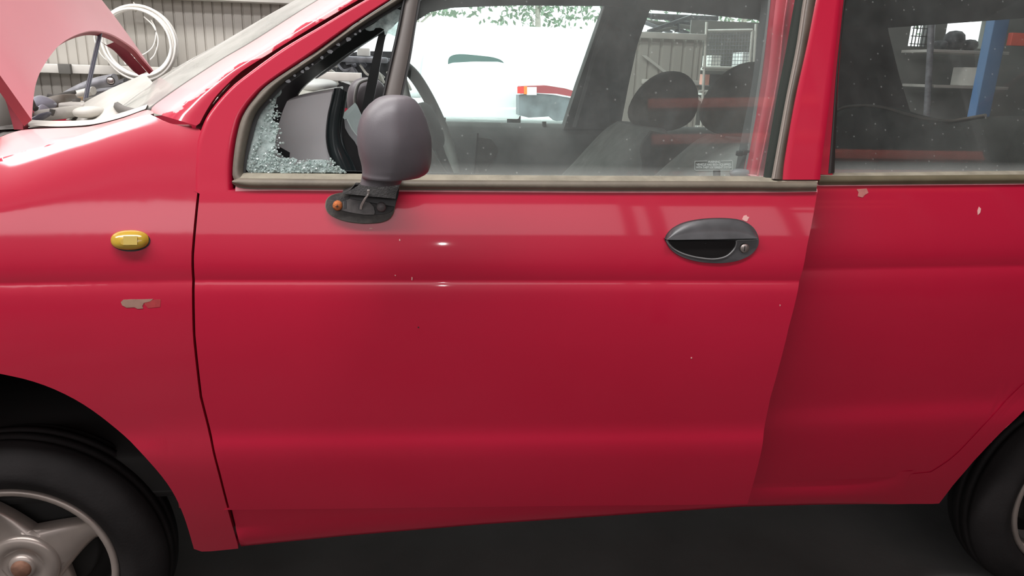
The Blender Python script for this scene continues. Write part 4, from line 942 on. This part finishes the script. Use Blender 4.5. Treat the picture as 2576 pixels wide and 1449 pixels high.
# scuttle floor
sc_g = [[np.array([x, y, 1.085+.035*max(0, x)/.3-.015*math.sin(PI*(y-.2)/1.1)]) for x in np.linspace(-.02, .52, 8)] for y in np.linspace(.22, 1.32, 8)]
put('scuttle_panel', MB().grid(sc_g), M_cowl, car)
put('scuttle_cover', loft([(165, 302), (198, 270), (222, 252), (280, 222), (356, 189)], [(240, 308), (290, 294), (330, 277), (366, 258), (395, 232)], flat(.58), off=lambda t: -.25*t, n=24, m=5, depth=.03), M_cowl, car)
put('engine_bay_floor', MB().box((-.28, .75, .86), (.60, 1.1, .05), bevel=.01), M_cowld, car)
put('inner_wing', MB().box((-.26, 1.38, .93), (.62, .03, .16), bevel=.01), M_inner, car)
pxbox(206, 251, .75, (.016, .02, .014), M_card, 'tan_connector', car, .002)
p = U(152, 257, .90); put('air_filter_box', MB().box(tuple(p), (.062, .10, .035), rot=Matrix.Rotation(-.25, 3, 'Y'), bevel=.015), mat('tan_grey_plastic', (.30, .27, .23), rough=.6, var=.1), car)
p = U(150, 285, .5); put('relay_cover', MB().box((p[0], p[1], p[2]), (.07, .10, .025), rot=Matrix.Rotation(-.15, 3, 'Y'), bevel=.012), M_cowl, car)
put('scuttle_ledge', MB().box(tuple(U(205, 266, .62)), (.055, .12, .018), bevel=.006), M_galv, car)
put('scuttle_duct', MB().blob(tuple(U(225, 282, .42)), (.025, .05, .012), k=20), M_cowl, car)
for L, Yh in [([(75, 245), (83, 262), (88, 275), (91, 268)], .55), ([(128, 288), (131, 282), (132, 275)], .45), ([(184, 256), (195, 254), (197, 246)], .62), ([(214, 256), (222, 252), (224, 262)], .60), ([(150, 275), (165, 268), (180, 260), (200, 256)], .7), ([(120, 241), (140, 243), (165, 236), (190, 232)], 1.0)]:
    put('hose', MB().tube([U(a, b, Yh) for a, b in L], .0055, k=7), M_cowld, car)
put('inner_wing_edge', loft([(-40, 330), (0, 318), (20, 322), (50, 330)], [(-40, 380), (0, 345), (20, 338), (60, 328)], flat(.2), off=lambda t: .06*(1-t), n=12, m=3, depth=.05), M_cowld, car)
p = U(5, 290, .45); put('coolant_tank', MB().blob(tuple(p), (.05, .06, .05), e=(3, 3), k=24), mat('grey_tank', (.30, .30, .27), rough=.5), car)

# ---- windscreen
scr = []
eL_ = resample([(372, 276), (440, 226), (560, 147), (640, 100), (798, 0), (960, -94), (1130, -182)], 30, True)
for i in range(30):
    p0 = US(eL_[i][0]+4, eL_[i][1]+4, SB, .10); row = []
    q = i/29; width = 1.16-.12*q; b = .185-.06*q
    for j in range(41):
        s = j/40; u_ = 2*s-1
        row.append(p0+np.array([-b*(1-abs(u_)**2.3), width*s, -.004]))
    scr.append(row)
put('windscreen', MB().grid(scr), M_screen, car)
rim_ = scr[0]; put('windscreen_seal', MB().tube([p+np.array([-.003, 0, -.004]) for p in rim_[::2]], .009, k=8), M_cowld, car)
put('windscreen_seal', MB().tube([r[0]+np.array([-.004, -.002, 0]) for r in scr[::2]], .0055, k=8), M_cowld, car)
put('windscreen_seal', MB().tube([r[-1] for r in scr[::2]], .008, k=8), M_cowld, car)
put('far_pillar', MB().tube([r[-1]+np.array([0, .02, -.01]) for r in scr[::2]], .03, k=10), M_lining, car)

# ================================================================== INTERIOR
FY = 1.36
# dashboard
dsh = None
mb = MB(); prof = [(640, 300), (662, 275), (690, 258), (740, 243), (790, 232), (843, 223), (838, 250), (829, 290), (824, 340), (828, 380), (840, 415), (856, 450), (700, 460), (640, 440), (625, 380)]
def dY(px, py, Y): return U(px, py, Y)
pr = resample(prof[:6]+[], 24, True); pe = resample(prof[5:12], 20, True); 
ring = [tuple(p) for p in pr]+[tuple(p) for p in pe[1:]]+[(740, 470), (640, 460), (618, 400)]
near = [U(a, b, .17) for a, b in ring]; c = sum(near)/len(near)
rings = []
for yy, k_ in ((.0, .90), (.004, .95), (.014, .985), (.03, 1.0), (.12, 1.0), (.22, .97), (.30, .9)):
    rings.append([c+(p-c)*k_+np.array([0, yy, 0]) for p in near])
mb.grid(rings, closed_v=True); mb.add(rings[0], [tuple(range(len(near)))]); mb.add(rings[-1], [tuple(range(len(near)))])
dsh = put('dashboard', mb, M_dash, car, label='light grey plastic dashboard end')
# black rear edge band and lower facia
band = [[U(a, b, Y) for a, b in resample(L, 30, True)] for L, Y in (([(841, 222), (836, 250), (827, 290), (822, 340), (826, 380), (838, 415), (850, 440)], .165), ([(856, 221), (851, 250), (843, 290), (838, 340), (842, 380), (852, 415), (866, 440)], .155), ([(873, 232), (870, 250), (863, 290), (860, 330), (868, 370), (885, 405), (900, 440)], .175), ([(874, 236), (871, 254), (865, 292), (863, 330), (872, 370), (890, 405), (905, 440)], .30))]
put('facia', MB().grid(band), mat('black_gloss_facia', (.02, .028, .03), rough=.22, coat=.4), dsh)
put('glove_box', MB().prism([U(a, b, .20) for a, b in [(858, 290), (866, 300), (880, 330), (898, 365), (908, 400), (916, 440), (845, 455), (838, 400), (845, 330)]], (0, .5, 0)), M_black, dsh)
put('broken_edge', plate([(866, 302), (872, 300), (884, 325), (900, 345), (908, 372), (904, 378), (892, 356), (878, 340), (868, 322)], flat(.19), 0, .02), mat('pale_plastic_edge', (.35, .37, .38), rough=.4), dsh)
put('slot', MB().prism([U(a, b, .1675) for a, b in [(697, 374), (704, 370), (729, 384), (728, 396), (718, 397), (697, 383)]], (0, .01, 0)), M_black, dsh)
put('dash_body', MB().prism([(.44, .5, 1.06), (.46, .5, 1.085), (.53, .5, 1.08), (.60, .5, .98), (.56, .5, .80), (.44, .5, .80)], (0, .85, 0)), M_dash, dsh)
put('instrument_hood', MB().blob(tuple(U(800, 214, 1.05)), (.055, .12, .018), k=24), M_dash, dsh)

# near seat, far seat
def seat(nm, Y0, Y1, front, back, hc, hr, lab, fab):
    poly = [U(a, b, (Y0+Y1)/2) for a, b in front+back[::-1]]
    s_ = put(nm, MB().box((poly[0][0]-.20, (Y0+Y1)/2, poly[0][2]-.32), (.48, Y1-Y0, .14), bevel=.04), fab, car, label=lab)
    F = resample(front, 14, True); Bk = resample(back, 14, True)
    rings = []
    for i in range(14):
        yl, yr = Y0, Y1; a = U(F[i][0], F[i][1], Y0); b = U(Bk[i][0], Bk[i][1], Y0); k_ = 1-.25*(i/13)**4
        mid = (Y0+Y1)/2; ring = []
        for q in np.linspace(0, 2*PI, 28, endpoint=False):
            cu, su = math.copysign(abs(math.cos(q))**.5, math.cos(q)), math.copysign(abs(math.sin(q))**.5, math.sin(q))
            pt = (a+b)/2+(b-a)/2*cu; ring.append(np.array([pt[0], mid+(Y1-Y0)/2*k_*su, pt[2]]))
        rings.append(ring)
    mb = MB().grid(rings, closed_v=True); mb.add(rings[-1], [tuple(range(28))], False); mb.add(rings[0], [tuple(range(28))], False)
    put('backrest', mb, fab, s_)
    c_ = U(hc[0], hc[1], (Y0+Y1)/2)
    put('headrest', MB().blob(tuple(c_), hr, e=(2.5, 2.25), k=32, fn=lambda x, y, z: (x*(1-.22*z/hr[2])+.22*z, y*(1-.12*z/hr[2]), z)), M_headtop, s_)
    for yy in (-.06, .06): put('headrest_post', MB().tube([(c_[0]-.01, (Y0+Y1)/2+yy, c_[2]-hr[2]*.8), (c_[0]-.04, (Y0+Y1)/2+yy, c_[2]-hr[2]-.08)], .006, k=8), M_steel, s_)
    return s_
seat('front_seat', .88, 1.30, [(1465, 482), (1510, 438), (1560, 385), (1600, 345), (1630, 325)], [(1690, 530), (1710, 460), (1720, 410), (1715, 360), (1700, 330)], (1671, 255), (.098, .125, .095), 'grey driver seat on the far side', M_fabric)
seat('front_seat', .26, .66, [(1735, 520), (1790, 475), (1845, 430), (1895, 388), (1930, 370)], [(1990, 600), (2015, 520), (2030, 455), (2030, 415), (2005, 385)], (1872, 250), (.083, .12, .088), 'grey passenger seat on the near side', M_fabric)
# dark seat sides
put('seat_side_panel', loft([(1600, 470), (1620, 420), (1615, 370), (1640, 330)], [(1690, 470), (1720, 420), (1728, 380), (1690, 340)], flat(.865), n=16, m=6, depth=.02), M_fabdark, car)
# rear seat
mb = MB(); G = []
XR = 2.05
topc = [(2105, 284), (2130, 272), (2180, 268), (2230, 274), (2280, 289), (2330, 301), (2390, 308), (2430, 303), (2490, 293), (2540, 292), (2600, 298), (2700, 310)]
T_ = resample([tuple(UX(a, b, XR)) for a, b in topc], 60, True)
for dx, dz in ((-.16, -.75), (-.05, -.30), (-.03, -.03), (-.015, -.008), (.0, .0), (.04, .002), (.08, -.015), (.12, -.06), (.14, -.4)):
    G.append([p+np.array([dx, 0, dz]) for p in T_])
mb.grid(G); put('rear_seat', mb, M_fabdark, car, label='charcoal rear seat with two humped backs')
put('rear_seat_edge', MB().tube([p+np.array([-.005, 0, .003]) for p in T_[:44]], .004, k=6), mat('seat_piping', (.20, .17, .15), rough=.8), car)
put('parcel_shelf', MB().box((2.5, .75, .98), (.7, 1.2, .03), bevel=.01), M_lining, car)
put('rear_cushion', MB().box((1.85, .75, .68), (.45, 1.1, .14), bevel=.04), M_fabdark, car)
put('cabin_floor', MB().box((1.3, .74, .49), (1.9, 1.2, .03)), M_fabdark, car)

# steering wheel
cW = U(1080, 318, 1.02); mb = MB(); pts = []
tl = math.radians(24); ax1 = np.array([math.sin(tl), 0, -math.cos(tl)]); ax2 = np.array([.22, .975, .02]); ax2 /= np.linalg.norm(ax2)
stw = put('steering_wheel', MB().tube(np.array([cW+.185*(ax1*math.cos(q)+ax2*math.sin(q)) for q in np.linspace(0, 2*PI, 48, endpoint=False)]), .0185, k=10, closed=True), mat('grey_wheel_rim', (.24, .26, .25), rough=.6), car)
nrm = np.cross(ax1, ax2); nrm /= np.linalg.norm(nrm)
put('wheel_pad', MB().blob((0, 0, 0), (.028, .085, .075), e=(2.6, 2.6), k=24, fn=lambda x, y, z: tuple(np.array(ax2*y-ax1*z+nrm*x))), M_trim, stw)
for o in stw.children:
    for v in o.data.vertices: v.co += Vector(cW+nrm*0)
for q in (0.3, PI-.3, -PI/2 + 0): put('wheel_spoke', MB().tube([cW+.07*(ax2*math.cos(q)-ax1*math.sin(q)), cW+.18*(ax2*math.cos(q)-ax1*math.sin(q))], .012, k=8, smooth=False, n=2), M_trim, stw)
put('steering_column', MB().tube([cW, cW+np.array([-.28, .02, -.15])], .03, k=12, smooth=False, n=2), M_black, car)

# far door trims, pillars and frames (inner faces)
LF = lambda A, B, Y, nm, m, d=.05, n=24, mm=6, sm=False: put(nm, loft(A, B, flat(Y), n=n, m=mm, depth=d, smooth=sm), m, car)
put('far_front_door', MB().grid([[np.array([x, y, z]) for x in np.linspace(.55, 1.47, 20)] for y, z in ((1.40, 1.036), (1.365, 1.034), (1.345, 1.02), (1.335, .95), (1.34, .82), (1.31, .78), (1.31, .74), (1.34, .70), (1.34, .5))]), M_trim, car)
put('far_rear_door', MB().grid([[np.array([x, y, z]) for x in np.linspace(1.485, 2.35, 16)] for y, z in ((1.40, 1.034), (1.365, 1.032), (1.345, 1.02), (1.335, .95), (1.34, .82), (1.34, .5))]), M_trim, car)
put('door_waist_strip', MB().tube([U(1000, 312, 1.37), U(1300, 317, 1.37), U(1422, 319, 1.37)], .006, k=6), M_trim, car)
put('lock_button', MB().tube([U(1369, 326, 1.36), U(1369, 306, 1.36)], .0075, k=10, smooth=False, n=2), M_fabdark, car)
put('speaker_grille', MB().prism([U(a, b, 1.332) for a, b in [(1200, 345), (1235, 350), (1252, 372), (1248, 395), (1225, 425), (1205, 435), (1197, 400)]], (0, .01, 0)), M_fabdark, car)
put('trim_seam', MB().tube([U(1202, 335, 1.333), U(1197, 400, 1.333), U(1193, 436, 1.333)], .003, k=5), M_black, car)
# far upper frames
LF([(1418, 325), (1455, 210), (1490, 110), (1524, 12)], [(1560, 325), (1582, 210), (1604, 110), (1640, 12)], 1.33, 'centre_pillar', mat('dark_pillar_trim', (.075, .082, .085), rough=.8, var=.3, vscale=14, bump=.2))
put('seat_belt', loft([(1440, 320), (1470, 215), (1496, 120), (1528, 40)], [(1449, 320), (1479, 215), (1505, 120), (1536, 40)], flat(1.30), n=16, m=2, depth=.002), mat('belt_webbing', (.15, .16, .16), rough=.9), car)
LF([(1000, -60), (1300, -70), (1600, -60), (2000, -60)], [(1030, 62), (1085, 28), (1140, 17), (1300, 11), (1524, 13), (1524, 13)][:5], 1.30, 'roof_rail', M_lining, n=40)
LF([(1510, -70), (1700, -60), (2000, -50), (2300, -50), (2700, -60)], [(1518, 12), (1600, 18), (1640, 22), (1760, 32), (1935, 50)], 1.28, 'roof_rail', M_lining, n=40)
LF([(1900, -60), (2100, -60), (2400, -70), (2800, -80)], [(1925, 52), (2100, 66), (2236, 70), (2800, 30)], 1.27, 'roof_rail', M_lining, n=40)
LF([(905, 300), (925, 200), (950, 95), (975, 20), (1000, -60)], [(930, 300), (950, 200), (968, 95), (1000, 20), (1030, -60)], 1.33, 'quarter_bar', M_black)
LF([(700, 330), (742, 243), (823, 171), (883, 129), (965, 70), (1060, -10)], [(748, 330), (766, 216), (842, 167), (905, 118), (945, 92), (985, 70)], 1.31, 'far_windscreen_pillar', M_black)
put('far_pillar_sail', plate([(740, 330), (745, 270), (760, 222), (790, 200), (780, 240), (775, 330)], flat(1.34), 0, .03), M_black, car)
LF([(2100, -60), (2105, 60), (2110, 200), (2108, 300)], [(2215, -60), (2235, 80), (2262, 190), (2296, 300)], 1.27, 'rear_pillar', mat('rear_pillar_trim', (.055, .045, .045), rough=.8, var=.15))
put('far_window_glass', MB().grid([[U(a, b, 1.40) for a, b in ((935, 315), (1420, 318))], [U(a, b, 1.33) for a, b in ((985, 5), (1520, 5))]]), M_glassfar, car)
put('far_window_glass', MB().grid([[U(a, b, 1.40) for a, b in ((1560, 322), (2050, 330))], [U(a, b, 1.33) for a, b in ((1625, 5), (2100, 5))]]), M_glassfar, car)
# far mirror
fm = put('far_wing_mirror', MB().blob(tuple(U(925, 255, 1.56)), (.075, .05, .085), e=(2.6, 2.4), k=24), M_mirror, car)
put('mirror_edge', MB().tube([U(a, b, 1.50) for a, b in [(925, 200), (905, 208), (896, 228), (893, 255), (898, 285), (908, 312)]], .006, k=8), mat('pale_mirror_edge', (.25, .26, .25), rough=.5), fm)

# near centre pillar body, seen through the front window glass
put('centre_post', loft([(1884, 455), (1905, 340), (1930, 200), (1945, 60), (1952, 0), (1965, -120)], [(1930, 455), (1955, 340), (1982, 200), (2000, 60), (2012, 0), (2030, -120)], SB, off=lambda t: .035-.018*(t > .45)-.004*math.sin(PI*t*2), n=40, m=20, depth=.03), M_paint, car)
put('post_flange', MB().tube([US(a, b, SB, .012) for a, b in [(1904, 452), (1932, 320), (1957, 190), (1970, 70), (1980, 0), (1995, -100)]], .0022, k=8), M_paint, car)
put('post_trim', loft([(1862, 455), (1885, 330), (1910, 200), (1926, 60), (1933, 0), (1945, -120)], [(1890, 455), (1912, 330), (1935, 200), (1948, 60), (1956, 0), (1970, -120)], SB, off=lambda t: .075-.03*t, n=40, m=4, depth=.03), M_lining, car)
put('seat_belt', loft([(1872, 440), (1883, 370), (1895, 290), (1912, 180), (1928, 60), (1940, -60)], [(1884, 440), (1892, 370), (1902, 290), (1917, 180), (1932, 60), (1944, -60)], SB, off=lambda t: .055, n=30, m=2, depth=.003), mat('belt_webbing', (.15, .16, .16), rough=.9), car)
put('belt_buckle', MB().box(tuple(US(1876, 384, SB, .06)), (.016, .01, .010), bevel=.002).box(tuple(US(1860, 386, SB, .07)), (.012, .01, .010), bevel=.002), M_black, car)
put('belt_anchor', MB().blob(tuple(US(1862, 436, SB, .05)), (.022, .012, .009), k=14), mat('belt_anchor_grey', (.22, .22, .24), rough=.5), car)
put('plastic_bag', MB().blob(tuple(U(104, 262, .8)), (.035, .05, .022), e=(1.6, 1.5), k=20), M_bag, car)
put('plastic_bag', MB().blob(tuple(U(108, 280, .6)), (.018, .03, .016), e=(1.4, 1.3), k=16), M_bag, car)
put('dark_clip', MB().blob(tuple(U(97, 297, .4)), (.022, .03, .006), k=12, fn=lambda x, y, z: (x, y, z+.5*x)), mat('slate_rod', (.08, .08, .11)), car)
